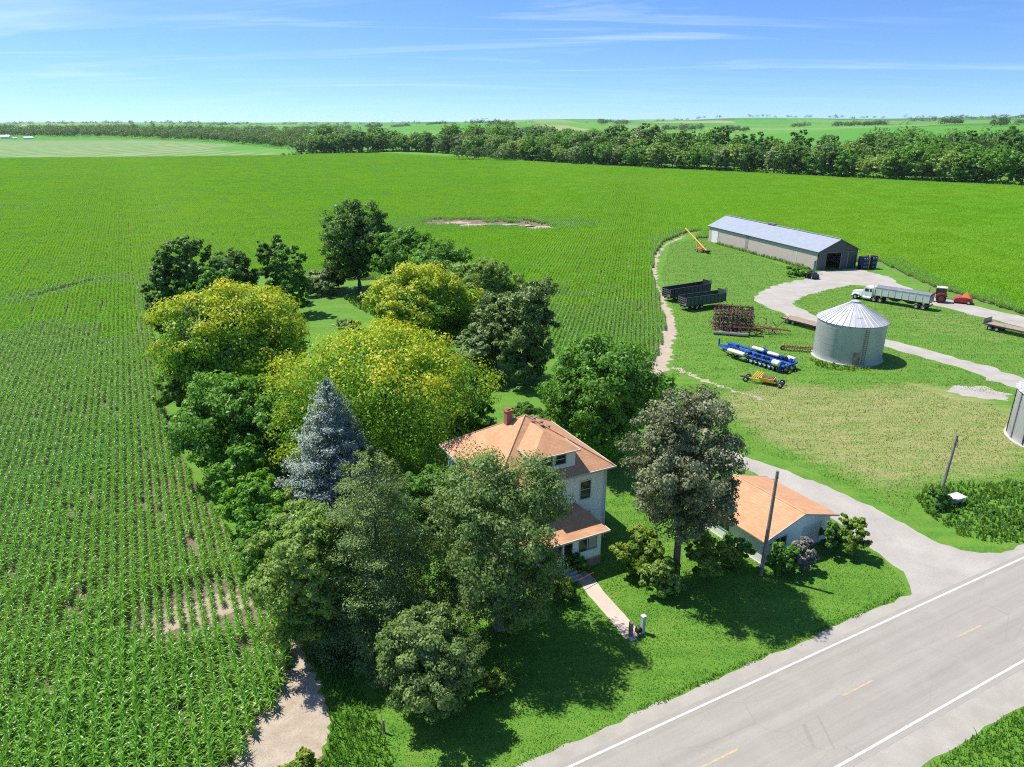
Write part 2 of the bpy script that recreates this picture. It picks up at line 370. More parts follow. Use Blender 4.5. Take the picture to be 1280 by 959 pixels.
m_shingle = shingle_material('orange_shingle', (.48, .255, .138), (.56, .325, .185), (.36, .18, .09))
m_siding = siding_material('white_siding', (.86, .865, .87), .14, dirt=(.66, .67, .67))
m_trim = M('white_trim', (.66, .66, .65), .5, var=.08)
m_glass = M('window_glass', (.035, .045, .05), .08, var=.5, scale=.6, spec=.8)
m_curtain = M('curtain', (.38, .40, .33), .8)
m_brick = brick_material()
m_found = M('foundation_block', (.30, .21, .165), .85, var=.25, scale=3, bmp=.3)
m_conc = M('concrete', (.46, .42, .37), .9, var=.2, scale=3, bmp=.3)
m_wood = M('weathered_wood', (.22, .175, .135), .9, var=.35, scale=4, bmp=.3)
m_black = M('black_rubber', (.018, .018, .018), .75, var=.3)
m_darkmetal = M('dark_steel', (.045, .045, .048), .5, .3, dirt=(.12, .07, .04))
m_greymetal = M('grey_steel', (.25, .25, .25), .45, .5, dirt=(.2, .13, .08))
m_rim = M('wheel_rim', (.55, .55, .54), .4, .6)
m_rust = M('rusty_red_steel', (.20, .055, .032), .75, .1, var=.45, scale=2.5, dirt=(.11, .065, .045))
m_rustbrown = M('brown_rust', (.115, .07, .05), .85, .1, var=.4, scale=3, dirt=(.2, .09, .05))
m_blue = M('implement_blue', (.012, .075, .36), .4, 0, var=.25, dirt=(.03, .05, .12))
m_navy = M('implement_navy', (.010, .013, .035), .4, var=.3)
m_yellow = M('implement_yellow', (.72, .40, .03), .5, var=.2, dirt=(.35, .18, .05))
m_orange = M('implement_orange', (.62, .15, .03), .5, var=.2)
m_tank = M('white_tank', (.74, .74, .75), .35, var=.08)
m_darkgreen = M('wagon_dark_green', (.03, .085, .06), .55, var=.4, dirt=(.09, .055, .035))
m_white = M('white_vehicle_paint', (.80, .80, .79), .3, var=.06)
m_alu = M('bright_aluminium', (.66, .65, .62), .45, .15, var=.1, scale=.8)
m_tarp = M('grey_tarp', (.15, .16, .19), .7, var=.3)
m_red = M('tractor_red', (.38, .022, .018), .35, var=.2)
m_plank = M('deck_planks', (.30, .22, .16), .9, var=.35, scale=3, bmp=.4)
m_bark = M('bark', (.145, .115, .09), .95, var=.4, scale=5, bmp=.6)
m_palebark = M('pale_bark', (.30, .275, .235), .9, var=.3, scale=5, bmp=.4)
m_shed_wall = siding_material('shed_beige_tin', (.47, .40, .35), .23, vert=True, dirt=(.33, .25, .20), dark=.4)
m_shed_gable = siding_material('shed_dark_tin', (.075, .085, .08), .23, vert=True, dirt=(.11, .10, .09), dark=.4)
m_shed_roof = siding_material('shed_roof_tin', (.27, .30, .345), .23, vert=True, dirt=(.40, .42, .45), metal=.25, rough=.45, dark=.25)
m_bin = sheet_metal('galvanised_wall', (.47, .475, .48), .55, .12, ring=.1)
m_binroof = sheet_metal('galvanised_roof', (.44, .45, .46), .45, .25)

# ------------------------------------------------------------------ ground sheet with distant rolling hills
rng = np.random.default_rng(7)
def inpoly(px, py, poly):
    poly = np.asarray(poly)[:, :2]; ins = np.zeros(np.shape(px), bool); n = len(poly); j = n - 1
    for i in range(n):
        xi, yi, xj, yj = poly[i, 0], poly[i, 1], poly[j, 0], poly[j, 1]
        with np.errstate(divide='ignore', invalid='ignore'):
            c = ((yi > py) != (yj > py)) & (px < (xj - xi) * (py - yi) / (yj - yi + 1e-12) + xi)
        ins ^= c; j = i
    return ins
def P(*pts): return np.array([at(*p)[:2] for p in pts])
def sstep(a, b, x):
    t = np.clip((x - a) / (b - a), 0, 1); return t * t * (3 - 2 * t)
def hill_z(x, y):
    d = np.hypot(x, y)
    n = (np.sin(x / 610 + 1.3) * np.cos(y / 480 + .4) + .6 * np.sin(x / 270 - y / 390 + 2.0) + .45 * np.sin(x / 1150 + y / 820 + .7))
    e = 17 + 12 * n + 12 * sstep(100, 1500, x)                       # higher ground to the right
    e = np.where(x < -300, e * (1 - .45 * sstep(300, 1500, -x)), e)
    s_ = (x + 253) * .616 + (y - 858) * .788                       # metres beyond the creek
    return np.maximum(e, 1.5) * (.30 * sstep(10, 170, s_) + .70 * sstep(150, 1300, s_)) * sstep(-430, -200, x) + np.maximum(e, 1.5) * .8 * sstep(1500, 2700, y) * (1 - sstep(-430, -200, x)) + 12 * sstep(2600, 5200, d)

core_x = np.arange(-170, 190.1, .8); core_y = np.arange(18, 250.1, .8)
def outer(a, b, n, p=1.9): return a + (b - a) * (np.linspace(0, 1, n + 1)[1:] ** p)
gx = np.concatenate([outer(-170, -9000, 70)[::-1], core_x, outer(190, 9000, 70)])
gy = np.concatenate([outer(18, -2500, 18)[::-1], core_y, outer(250, 11000, 110)])
GX, GY = np.meshgrid(gx, gy); nx, ny = len(gx), len(gy)
GZ = hill_z(GX, GY)
dry_poly = P((800, 470), (900, 492), (960, 470), (1050, 482), (1130, 472), (1190, 480), (1290, 512), (1330, 560), (1290, 604), (1150, 612), (1128, 640), (1060, 605), (985, 572), (930, 556), (905, 520))
dry = inpoly(GX, GY, dry_poly).astype(float) * .72
dry2 = inpoly(GX, GY, P((1090, 372), (1290, 405), (1290, 440), (1120, 412))).astype(float) * .5
dry3 = inpoly(GX, GY, P((825, 290), (905, 290), (1010, 345), (960, 420), (840, 440), (820, 370))).astype(float) * .38
dry = np.maximum(np.maximum(dry, dry2), dry3)
def blur(a, k):
    for ax in (0, 1):
        c = np.cumsum(np.insert(np.pad(a, [(k, k) if i == ax else (0, 0) for i in (0, 1)], mode='edge'), 0, 0, axis=ax), axis=ax)
        a = (np.take(c, range(2 * k + 1, c.shape[ax]), axis=ax) - np.take(c, range(0, c.shape[ax] - 2 * k - 1), axis=ax)) / (2 * k + 1)
    return a
dry = blur(blur(dry, 3), 3)
far = sstep(640, 700, GY + .1 * np.abs(GX))
vid = np.arange(nx * ny).reshape(ny, nx)
quads = np.stack([vid[:-1, :-1], vid[:-1, 1:], vid[1:, 1:], vid[1:, :-1]], -1).reshape(-1, 4)
me = np_mesh('ground', np.stack([GX, GY, GZ], -1).reshape(-1, 3), quads, {'dry': dry.ravel(), 'far': far.ravel()}, smooth=True)
tag(add_mesh('ground', me, None, (m_ground,)), kind='structure')

def sheet(name, poly, z, mat, jag=0.0, step=.6, kind='structure', seed=1, label=None):
    """flat sheet with a ragged edge"""
    rg = np.random.default_rng(seed); out = []; n = len(poly)
    for i in range(n):
        a, b = np.array(poly[i][:2], float), np.array(poly[(i + 1) % n][:2], float); L = np.linalg.norm(b - a)
        k = max(1, min(400, int(L / step))) if jag else 1
        t = (b - a) / (L + 1e-9); nn = np.array([-t[1], t[0]])
        for q in range(k): out.append(a + (b - a) * q / k + (nn * rg.normal(0, jag) if jag else 0))
    import bmesh
    bm = bmesh.new(); f = bm.faces.new([bm.verts.new((p[0], p[1], z)) for p in out])
    if f.normal.z < 0: f.normal_flip()
    bm.normal_update(); bmesh.ops.triangulate(bm, faces=bm.faces[:])
    for f in bm.faces:
        if f.normal.z < 0: f.normal_flip()
    me = bpy.data.meshes.new(name); bm.to_mesh(me); bm.free()
    o = add_mesh(name, me, None, (mat,)); return tag(o, label, kind=kind)
def smooth_line(pts, k=6):
    pts = np.array(pts, float); out = []
    for i in range(len(pts) - 1):
        p0, p1, p2, p3 = pts[max(i - 1, 0)], pts[i], pts[i + 1], pts[min(i + 2, len(pts) - 1)]
        for q in range(k):
            t = q / k; out.append(.5 * ((2 * p1) + (-p0 + p2) * t + (2 * p0 - 5 * p1 + 4 * p2 - p3) * t * t + (-p0 + 3 * p1 - 3 * p2 + p3) * t ** 3))
    out.append(pts[-1]); return np.array(out)
def strip(line, width):
    line = np.array(line, float); w = np.array(width if hasattr(width, '__len__') else [width] * len(line), float)
    t = np.gradient(line, axis=0); t /= np.linalg.norm(t, axis=1)[:, None]; nn = np.stack([-t[:, 1], t[:, 0]], 1)
    return np.concatenate([line + nn * w[:, None] / 2, (line - nn * w[:, None] / 2)[::-1]])

# road: a local frame with x along the road
L1 = at(1280, 697)[:2]; rd, rn = RD[:2], RN[:2]; RW = 7.22
road_root = L1 + rn * RW / 2
def road_rect(name, x0, x1, y0, y1, z, mat, seed=0, jag=0.0):
    rg = np.random.default_rng(seed); v = []; n = max(2, int((x1 - x0) / 1.0)) if jag else 2
    xs = np.linspace(x0, x1, n)
    top_ = [(x, y1 + (rg.normal(0, jag) if jag else 0), z) for x in xs]; bot = [(x, y0 + (rg.normal(0, jag) if jag else 0), z) for x in xs]
    me = bpy.data.meshes.new(name); me.from_pydata(bot + top_, [], [(i, i + 1, n + i + 1, n + i) for i in range(n - 1)])
    o = add_mesh(name, me, None, (mat,)); o.location = (road_root[0], road_root[1], 0); o.rotation_euler = (0, 0, YAW)
    return tag(o, kind='structure')
road_rect('road_shoulder', -220, 320, -RW / 2 - 2.3, RW / 2 + 1.35, .008, m_shoulder, 3, .12)
road_rect('road', -500, 900, -RW / 2 - .42, RW / 2 + .42, .014, m_road)
for nm, yy in (('road_edge_line', RW / 2), ('road_edge_line', -RW / 2)):
    road_rect(nm, -500, 900, yy - .075, yy + .075, .018, m_white_line)
d0 = (at(1072, 860)[:2] - road_root) @ rd
import bmesh
bmv = MB()
for k in range(-12, 24):
    x = d0 + 12.19 * k
    bmv.add([(x - 1.5, -.07, .018), (x + 1.5, -.07, .018), (x + 1.5, .07, .018), (x - 1.5, .07, .018)], [(0, 1, 2, 3)])
o = bmv.build('road_centre_line', m_yellow_line, fix=False); o.location = (road_root[0], road_root[1], 0); o.rotation_euler = (0, 0, YAW); tag(o, kind='structure')

# driveway, farm lanes, walk, bare soil
drive = P((1140, 742), (1133, 724), (1118, 706), (1090, 686), (1062, 664), (1036, 646), (1000, 622), (968, 600), (925, 586), (885, 585), (845, 583), (820, 578),
          (828, 556), (870, 556), (908, 562), (940, 574), (985, 589), (1040, 611), (1080, 629), (1130, 655), (1175, 680), (1215, 691), (1260, 691), (1300, 682))
drive = np.concatenate([drive, [L1 + rd * 8, L1 + rd * -12]])
sheet('driveway', drive, .011, m_gravel, .12, .7, seed=2)
lane = smooth_line(P((1340, 512), (1295, 489), (1250, 470), (1200, 454), (1150, 440), (1105, 428), (1060, 417), (1015, 401), (985, 387), (968, 376), (985, 364), (1020, 355), (1055, 350), (1090, 353), (1140, 368), (1185, 380), (1230, 391), (1290, 406), (1350, 424)), 5)
wd = np.interp(np.arange(len(lane)), [0, 20, 34, 40, 46, 52, 60, 68, 80, 90], [5.5, 4.5, 4.2, 6.0, 8, 10, 9.5, 8, 7, 7])
sheet('farm_lane', strip(lane, wd), .010, m_gravel, .35, 1.0, seed=3)
sheet('shed_apron', P((1000, 347), (1022, 340), (1070, 336), (1112, 346), (1130, 360), (1060, 356)), .013, m_gravel, .3, 1.0, seed=4)
sheet('bare_gravel_patch', P((1178, 488), (1200, 482), (1230, 484), (1262, 492), (1262, 502), (1225, 498), (1195, 493)), .012, m_gravel, .35, .7, seed=5)
walk = smooth_line(P((712, 716), (730, 722), (745, 742), (765, 764), (792, 796)), 4)
sheet('front_walk', strip(walk, [1.5] * 4 + [1.35] * (len(walk) - 4)), .011, m_walk, .02, .5, seed=6)
sheet('bare_dirt_corner', P((270, 985), (300, 930), (335, 880), (358, 835), (362, 800), (372, 800), (384, 822), (396, 850), (408, 885), (412, 915), (404, 948), (385, 985)), .012, m_bare, .22, .35, seed=7)
sheet('bare_field_edge', strip(smooth_line(P((858, 295), (832, 306), (820, 325), (818, 350), (828, 376), (836, 400), (834, 425), (822, 455), (806, 468)), 4),
      np.interp(np.arange(33), [0, 10, 18, 22, 26, 32], [.9, .9, 1.6, 2.6, 2.6, 4.5])), .012, m_bare, .35, .8, seed=8)
sheet('worn_track', strip(smooth_line(P((800, 466), (840, 460), (880, 476), (930, 492), (955, 500)), 4), .8), .009, m_bare, .3, .5, seed=9)
sheet('hay_field', np.concatenate([P((-30, 197.5), (180, 196.5), (360, 194), (366, 189), (300, 181.5), (200, 176), (100, 175), (-30, 175)), ]), .02, m_hay, 0)

# ------------------------------------------------------------------ corn field
LOT = P((262, 1010), (290, 959), (330, 893), (360, 842), (360, 800), (343, 780), (328, 745), (300, 690), (268, 640), (235, 592), (214, 540), (200, 480), (190, 420), (186, 385), (195, 362), (230, 350),
        (330, 345), (400, 350), (470, 350), (540, 358), (600, 372), (650, 395), (690, 432), (705, 466), (760, 478), (800, 474), (808, 462), (824, 440), (831, 410), (826, 380), (815, 345), (816, 322), (829, 303), (858, 291), (880, 288))
SH_F = at(1020, 338)[:2]; SA = R(17.5); sr = np.array([math.cos(SA), math.sin(SA)]); sb = np.array([-sr[1], sr[0]])
SHW, SHL = 12.2, 50.0
shed_side = np.array([SH_F + sb * (SHL + 5) - sr * 2, SH_F + sb * (SHL + 5) + sr * (SHW + 4), SH_F + sr * (SHW + 5) + sb * 6])
RIGHT = P((1098, 327), (1130, 343), (1163, 358), (1222, 376), (1280, 394), (1420, 440))
TREE_BASE = P((1480, 254), (1280, 234), (1100, 226), (975, 219), (830, 212), (690, 204.5), (560, 195), (500, 192), (400, 193), (365, 195))
FIELD = np.concatenate([LOT, shed_side, RIGHT, TREE_BASE, P((180, 197), (0, 198.5), (-200, 199)), [(-700, 420), (-120, 60), (-60, 24)]])
sheet('corn_field_soil', FIELD, .006, m_soil, 0)
rngc = np.random.default_rng(11)
def leaf_strip(n_seg, p, az, length, rise, droop, width, twist):
    """one arching blade: returns verts and quads"""
    d = np.array([math.cos(az), math.sin(az), 0]); sd_ = np.array([-d[1], d[0], 0]); vs_ = []
    for i in range(n_seg + 1):
        t = i / n_seg
        c = p + d * length * (t ** .9) * .9 + np.array([0, 0, rise * t - droop * t * t])
        w = width * (1 - t ** 2.2) * (.55 + .45 * min(1, t * 4)) + .004
        s_ = sd_ * math.cos(twist * t) + np.array([0, 0, math.sin(twist * t)])
        vs_ += [c - s_ * w / 2, c + s_ * w / 2]
    return vs_, [(2 * i, 2 * i + 1, 2 * i + 3, 2 * i + 2) for i in range(n_seg)]
def corn_mesh(name, rows, length, spacing, nl, seg, wmul, hgt=1.12):
    V, Q, A = [], [], []
    for r_ in range(rows):
        x0 = (r_ - (rows - 1) / 2) * .76; n = int(length / spacing)
        for i in range(n):
            base = np.array([x0 + rngc.normal(0, .03), (i + .5) * spacing - length / 2 + rngc.normal(0, .03), 0]); h = hgt * rngc.uniform(.82, 1.12); az0 = rngc.uniform(0, 6.28); rv = rngc.uniform(0, 1)
            for k in range(nl):
                f = (k + 1) / nl
                az = math.pi / 2 + math.pi * k + rngc.normal(0, .95)
                ln = (.58 - .20 * abs(f - .55)) * rngc.uniform(.8, 1.2)
                up = f > .9
                v, q = leaf_strip(seg, base + np.array([0, 0, h * (.18 + .62 * f)]), az, ln * (.6 if up else 1), ln * rngc.uniform(.55, .9) * (1.2 if up else 1), ln * rngc.uniform(.5, 1.05) * (.4 if up else 1), .072 * wmul * rngc.uniform(.8, 1.2), rngc.normal(0, .8))
                o = len(V); V += v; Q += [tuple(o + j for j in qq) for qq in q]; A += [min(1, max(0, .6 * rv + .4 * rngc.uniform(0, 1)))] * len(q)
    return np_mesh(name, np.array(V), np.array(Q), {'rnd': np.array(A)})
m_corn = leaf_mat('corn_leaf', (.050, .205, .010), (.255, .530, .070), rough=.36, trans=.42, spec=.45, big=.02)
m_corn_far = leaf_mat('corn_leaf_canopy', (.078, .265, .006), (.215, .510, .020), rough=.7, trans=.36, spec=.15, big=.012)
lib = bpy.data.collections.new('corn_plants')       # kept out of the scene: used only through the corn field
for i in range(6):
    me = corn_mesh('corn_row_%d' % i, 1, 1.52, .125, 11, 4, .85); me.materials.append(m_corn)
    lib.objects.link(bpy.data.objects.new('a_corn_row_%d' % i, me))
for i in range(3):
    me = corn_mesh('corn_block_%d' % i, 8, 6.08, .17, 6, 2, 1.6, 1.2); me.materials.append(m_corn_far)
    lib.objects.link(bpy.data.objects.new('b_corn_block_%d' % i, me))

gapA = P((250, 765))[0]
def vnoise(x, y, s, seed):
    r_ = np.random.default_rng(seed); a = r_.uniform(0, 6.28, (6, 3)); v = 0
    for k in range(6):
        th = a[k, 0]; fr_ = (1 + .6 * k) / s; v = v + np.sin((x * math.cos(th) + y * math.sin(th)) * fr_ * 3 + a[k, 1]) / (1 + .35 * k)
    return v / 3
pts, var, rot, scl = [], [], [], []
def fill(dirv, mask_fn, seed, x_range, y_range):
    rg = np.random.default_rng(seed)
    ax = np.array([dirv[1], -dirv[0]]); ay = np.array(dirv); cell = 6.08; ang = math.atan2(ay[1], ay[0]) - math.pi / 2
    U, V_ = np.meshgrid(np.arange(x_range[0], x_range[1], cell), np.arange(y_range[0], y_range[1], cell)); U, V_ = U.ravel(), V_.ravel()
    cx_, cy_ = U * ax[0] + V_ * ay[0], U * ax[1] + V_ * ay[1]
    px_, py_, dep = project(np.stack([cx_, cy_, np.ones_like(cx_)], -1)); m_ = 160 + 2500 / np.maximum(dep, 1)
    vis = (dep > 15) & (px_ > -m_ - 60) & (px_ < 1280 + m_) & (py_ < 959 + m_ * 1.2)
    U, V_, cx_, cy_ = U[vis], V_[vis], cx_[vis], cy_[vis]
    hc = cell * .5; cor = [(-hc, -hc), (hc, -hc), (hc, hc), (-hc, hc), (0, 0)]
    side = mask_fn(cx_, cy_); ins = [inpoly(cx_ + ax[0] * a + ay[0] * b, cy_ + ax[1] * a + ay[1] * b, FIELD) & side for a, b in cor]
    allin = np.all(ins, 0); anyin = np.any(ins, 0); dist = np.hypot(cx_, cy_)
    hole = np.zeros_like(allin)
    for hx, hy, hr in HOLES: hole |= np.hypot(cx_ - hx, cy_ - hy) < hr + 5
    blk = allin & (dist > 150 + rg.normal(0, 16, len(dist))) & ~hole
    n = blk.sum(); pts.append(np.stack([cx_[blk], cy_[blk]], 1)); var.append(rg.integers(6, 9, n)); rot.append(ang + math.pi * rg.integers(0, 2, n)); scl.append(rg.uniform(.92, 1.08, n))
    seg = anyin & ~blk & ((dist < 420) | ~allin)
    a = (np.arange(8) - 3.5) * .76; b = (np.arange(4) - 1.5) * 1.52; A_, B_ = np.meshgrid(a, b); A_, B_ = A_.ravel(), B_.ravel()
    su = (U[seg][:, None] + A_).ravel(); sv = (V_[seg][:, None] + B_).ravel()
    sx, sy = su * ax[0] + sv * ay[0], su * ax[1] + sv * ay[1]
    ok = inpoly(sx, sy, FIELD); sx, sy = sx[ok], sy[ok]
    s_ = np.clip(1 + .16 * vnoise(sx, sy, 14, 4) + rg.normal(0, .05, len(sx)), .55, 1.3); keep = rg.uniform(0, 1, len(sx)) < .985
    # thin stand on the dry knoll near the lot
    t = P((250, 765))[0]; d = ((sx - t[0]) * rd[0] + (sy - t[1]) * rd[1], (sx - t[0]) * rn[0] + (sy - t[1]) * rn[1])
    e = np.hypot(d[0] / 4.6, d[1] / 2.6) + .35 * vnoise(sx, sy, 3.0, 9); keep &= ~((e < 1) & (rg.uniform(0, 1, len(sx)) < .12)); s_ = np.where(e < 1.35, s_ * .62, s_)
    s_ = s_ * (1 + .24 * (1 - sstep(34, 62, sy)))
    for (hx, hy), rx_, ry_, pr_ in THIN:
        e = np.hypot((sx - hx) / rx_, (sy - hy) / ry_) + .5 * vnoise(sx, sy, 4.0, 10); keep &= ~((e < 1) & (rg.uniform(0, 1, len(sx)) < pr_)); s_ = np.where(e < 1.2, s_ * .8, s_)
    # washouts
    for ln_, w_ in GULLY:
        dmin = np.min([np.hypot(sx - q[0], sy - q[1]) for q in ln_], 0); keep &= dmin > w_
    n = keep.sum(); pts.append(np.stack([sx[keep], sy[keep]], 1)); var.append(rg.integers(0, 6, n)); rot.append(ang + math.pi * rg.integers(0, 2, n)); scl.append(s_[keep])
pond = at(612, 281)[:2]
HOLES = [(pond[0] + k, pond[1], 12) for k in (-24, -12, 0, 12, 22)]
THIN = [(tuple(at(95, 770)[:2]), 1.0, 3.0, .3), (tuple(at(40, 870)[:2]), 1.0, 1.4, .4), (tuple(at(60, 745)[:2]), .7, 4.0, .35)]
for k, (hx_, hy_) in enumerate([(550, 279), (572, 279), (590, 281), (605, 281), (630, 281), (650, 282), (670, 284), (585, 278)]):
    THIN.append((tuple(at(hx_, hy_)[:2]), 6.0, 7.0, .97))
GULLY = [(smooth_line(P((40, 374), (80, 363), (105, 356), (132, 352)), 16), 1.0), (smooth_line(P((-30, 259), (10, 259), (34, 260)), 14), 1.6), (smooth_line(P((522, 276), (560, 275), (600, 276), (650, 276), (690, 287)), 16), 1.6),
         (smooth_line(P((120, 216), (170, 216), (250, 216)), 14), 0.0)]
HOLES += [(q[0], q[1], 0) for q in GULLY[0][0][::4]] + [(q[0], q[1], 0) for q in GULLY[1][0][::3]]
# rows run square to the road west of the house; east of the yard trees they follow the farmyard edge
sA, sB = at(668, 455)[:2], at(640, 300)[:2]
def seam(x, y):
    return ((sB[0] - sA[0]) * (y - sA[1]) - (sB[1] - sA[1]) * (x - sA[0])) / math.hypot(*(sB - sA))
fill(-rn, lambda x, y: seam(x, y) > -3, 21, (-760, 700), (-80, 1100))
th = R(80.0)
fill(np.array([math.cos(th), math.sin(th)]), lambda x, y: seam(x, y) < 3, 22, (-200, 700), (40, 900))
pts = np.concatenate(pts); var = np.concatenate(var); rot = np.concatenate(rot); scl = np.concatenate(scl)
print('corn instances', len(pts))
me = bpy.data.meshes.new('corn_field'); me.vertices.add(len(pts)); me.vertices.foreach_set('co', np.column_stack([pts, np.full(len(pts), .004)]).astype(np.float32).ravel())
for an, ty, av in (('pick', 'INT', var), ('turn', 'FLOAT', rot), ('size', 'FLOAT', scl)):
    a = me.attributes.new(an, ty, 'POINT'); a.data.foreach_set('value', av.astype(np.int32 if ty == 'INT' else np.float32))
corn = tag(add_mesh('corn_field', me), 'green corn standing in rows across the broad field', 'corn field', kind='stuff')
def instancer(obj, coll, name):
    ng = bpy.data.node_groups.new(name, 'GeometryNodeTree')
    ng.interface.new_socket('Geometry', in_out='INPUT', socket_type='NodeSocketGeometry'); ng.interface.new_socket('Geometry', in_out='OUTPUT', socket_type='NodeSocketGeometry')
    gi, go = ng.nodes.new('NodeGroupInput'), ng.nodes.new('NodeGroupOutput')
    ip = ng.nodes.new('GeometryNodeInstanceOnPoints'); ci = ng.nodes.new('GeometryNodeCollectionInfo')
    ci.inputs['Collection'].default_value = coll; ci.inputs['Separate Children'].default_value = True; ci.inputs['Reset Children'].default_value = True
    def attr(n_, t_):
        a_ = ng.nodes.new('GeometryNodeInputNamedAttribute'); a_.data_type = t_; a_.inputs['Name'].default_value = n_; return a_.outputs['Attribute']
    cx_ = ng.nodes.new('ShaderNodeCombineXYZ'); ng.links.new(attr('turn', 'FLOAT'), cx_.inputs[2])
    ip.inputs['Pick Instance'].default_value = True
    ng.links.new(gi.outputs[0], ip.inputs['Points']); ng.links.new(ci.outputs[0], ip.inputs['Instance']); ng.links.new(attr('pick', 'INT'), ip.inputs['Instance Index'])
    ng.links.new(cx_.outputs[0], ip.inputs['Rotation']); ng.links.new(attr('size', 'FLOAT'), ip.inputs['Scale']); ng.links.new(ip.outputs[0], go.inputs[0])
    md = obj.modifiers.new(name, 'NODES'); md.node_group = ng
instancer(corn, lib, 'corn_rows')

# pale washed soil showing where the stand has drowned out
for k, (px_, py_, wx, wy) in enumerate([(552, 281, 6, 4.4), (572, 279, 5, 5), (590, 282, 11, 6), (628, 282, 9, 4.4), (648, 283, 6, 5), (668, 284, 10, 4.2)]):
    c = at(px_, py_)[:2]; rg = np.random.default_rng(k); ps = [c + np.array([math.cos(t) * wx, math.sin(t) * wy]) * rg.uniform(.6, 1.15) for t in np.linspace(0, 6.28, 14)[:-1]]
    sheet('bare_field_soil', ps, .010, m_bare, .2, 1.0, seed=k)
t = at(250, 765)[:2]; rg = np.random.default_rng(5)
sheet('bare_field_soil', [t + (rd * math.cos(a) * 4.6 + rn * math.sin(a) * 2.4) * rg.uniform(.45, 1.25) for a in np.linspace(0, 6.28, 26)[:-1]], .010, soil_material('thin_stand_soil', (.27, .22, .15), (.42, .355, .265)), .3, .4, seed=31)
# ------------------------------------------------------------------ trees
LM = {
 'dark':   leaf_mat('leaf_dark_green', (0.055, 0.144, 0.030), (0.144, 0.287, 0.052)),
 'mid':    leaf_mat('leaf_mid_green', (0.077, 0.215, 0.024), (0.187, 0.396, 0.050)),
 'bright': leaf_mat('leaf_bright_green', (.095, .270, .020), (.210, .440, .040)),
 'locust': leaf_mat('leaf_yellow_tipped', (0.129, 0.307, 0.029), (0.283, 0.506, 0.038), tip=(.66, .60, .020)),
 'grey':   leaf_mat('leaf_grey_green', (0.154, 0.229, 0.089), (0.345, 0.435, 0.180)),
 'silver': leaf_mat('leaf_silver_maple', (0.091, 0.176, 0.039), (0.267, 0.358, 0.117)),
 'spruce': leaf_mat('needle_blue', (.150, .205, .165), (.390, .465, .410), trans=.12),
 'pine':   leaf_mat('needle_grey_brown', (.125, .145, .068), (.310, .325, .175), trans=.2),
 'conif':  leaf_mat('needle_dark_green', (0.068, 0.135, 0.033), (0.247, 0.338, 0.090), trans=.2),
 'smoke':  leaf_mat('leaf_grey_purple', (0.205, 0.174, 0.174), (0.491, 0.440, 0.409)),
 'lime':   leaf_mat('leaf_lime_shrub', (.120, .230, .022), (.27, .38, .055), tip=(.42, .45, .06)),
 'olive':  leaf_mat('leaf_olive', (0.172, 0.272, 0.052), (0.344, 0.487, 0.099)),
}
def rand_dirs(rg, n):
    v = rg.normal(size=(n, 3)); return v / np.linalg.norm(v, axis=1)[:, None]
def leaf_cards(rg, pos, nrm_, size, asp=.62, fold=.28):
    n = len(pos); nrm_ = nrm_ / (np.linalg.norm(nrm_, axis=1)[:, None] + 1e-9)
    a = np.cross(nrm_, rand_dirs(rg, n)); a /= np.linalg.norm(a, axis=1)[:, None] + 1e-9; b = np.cross(nrm_, a); s = size[:, None]
    lift = nrm_ * s * fold
    v = np.stack([pos - a * s * .5, pos + b * s * .5 * asp + lift * .5, pos + a * s * .5 - lift * .3, pos - b * s * .5 * asp + lift * .5], 1).reshape(-1, 3)
    return v, np.arange(4 * n).reshape(-1, 4)
def lobes_for(rg, shape, rx, rz, n):
    """centres and radii of the leafy masses on the limb ends"""
    out = []
    for i in range(n):
        f = (i + .5) / n; z = 1 - 2 * f; ph = i * 2.39996 + rg.uniform(-.5, .5)
        if shape == 'cone': zz = z * .9; w = .12 + .62 * (.5 - .5 * zz)
        elif shape == 'column': zz = z * .85; w = .55 * math.sqrt(max(0.05, 1 - abs(zz) ** 3))
        elif shape == 'spread': zz = z * .6 + .10; w = .72 * math.sqrt(max(.05, 1 - (z * .9) ** 2))
        else: zz = z * .70; w = .66 * math.sqrt(max(.04, 1 - z * z))
        w *= rg.uniform(.72, 1.12); r_ = rg.uniform(.26, .42) * (1.0 if shape != 'column' else .9)
        if shape == 'cone': r_ *= (.35 + .75 * (.5 - .5 * zz))
        out.append(((w * math.cos(ph) * rx, w * math.sin(ph) * rx, zz * rz), r_ * rx, r_ * min(rx, rz) * .85))
    out.append(((0, 0, 0), rx * .45, rz * .5))
    return out
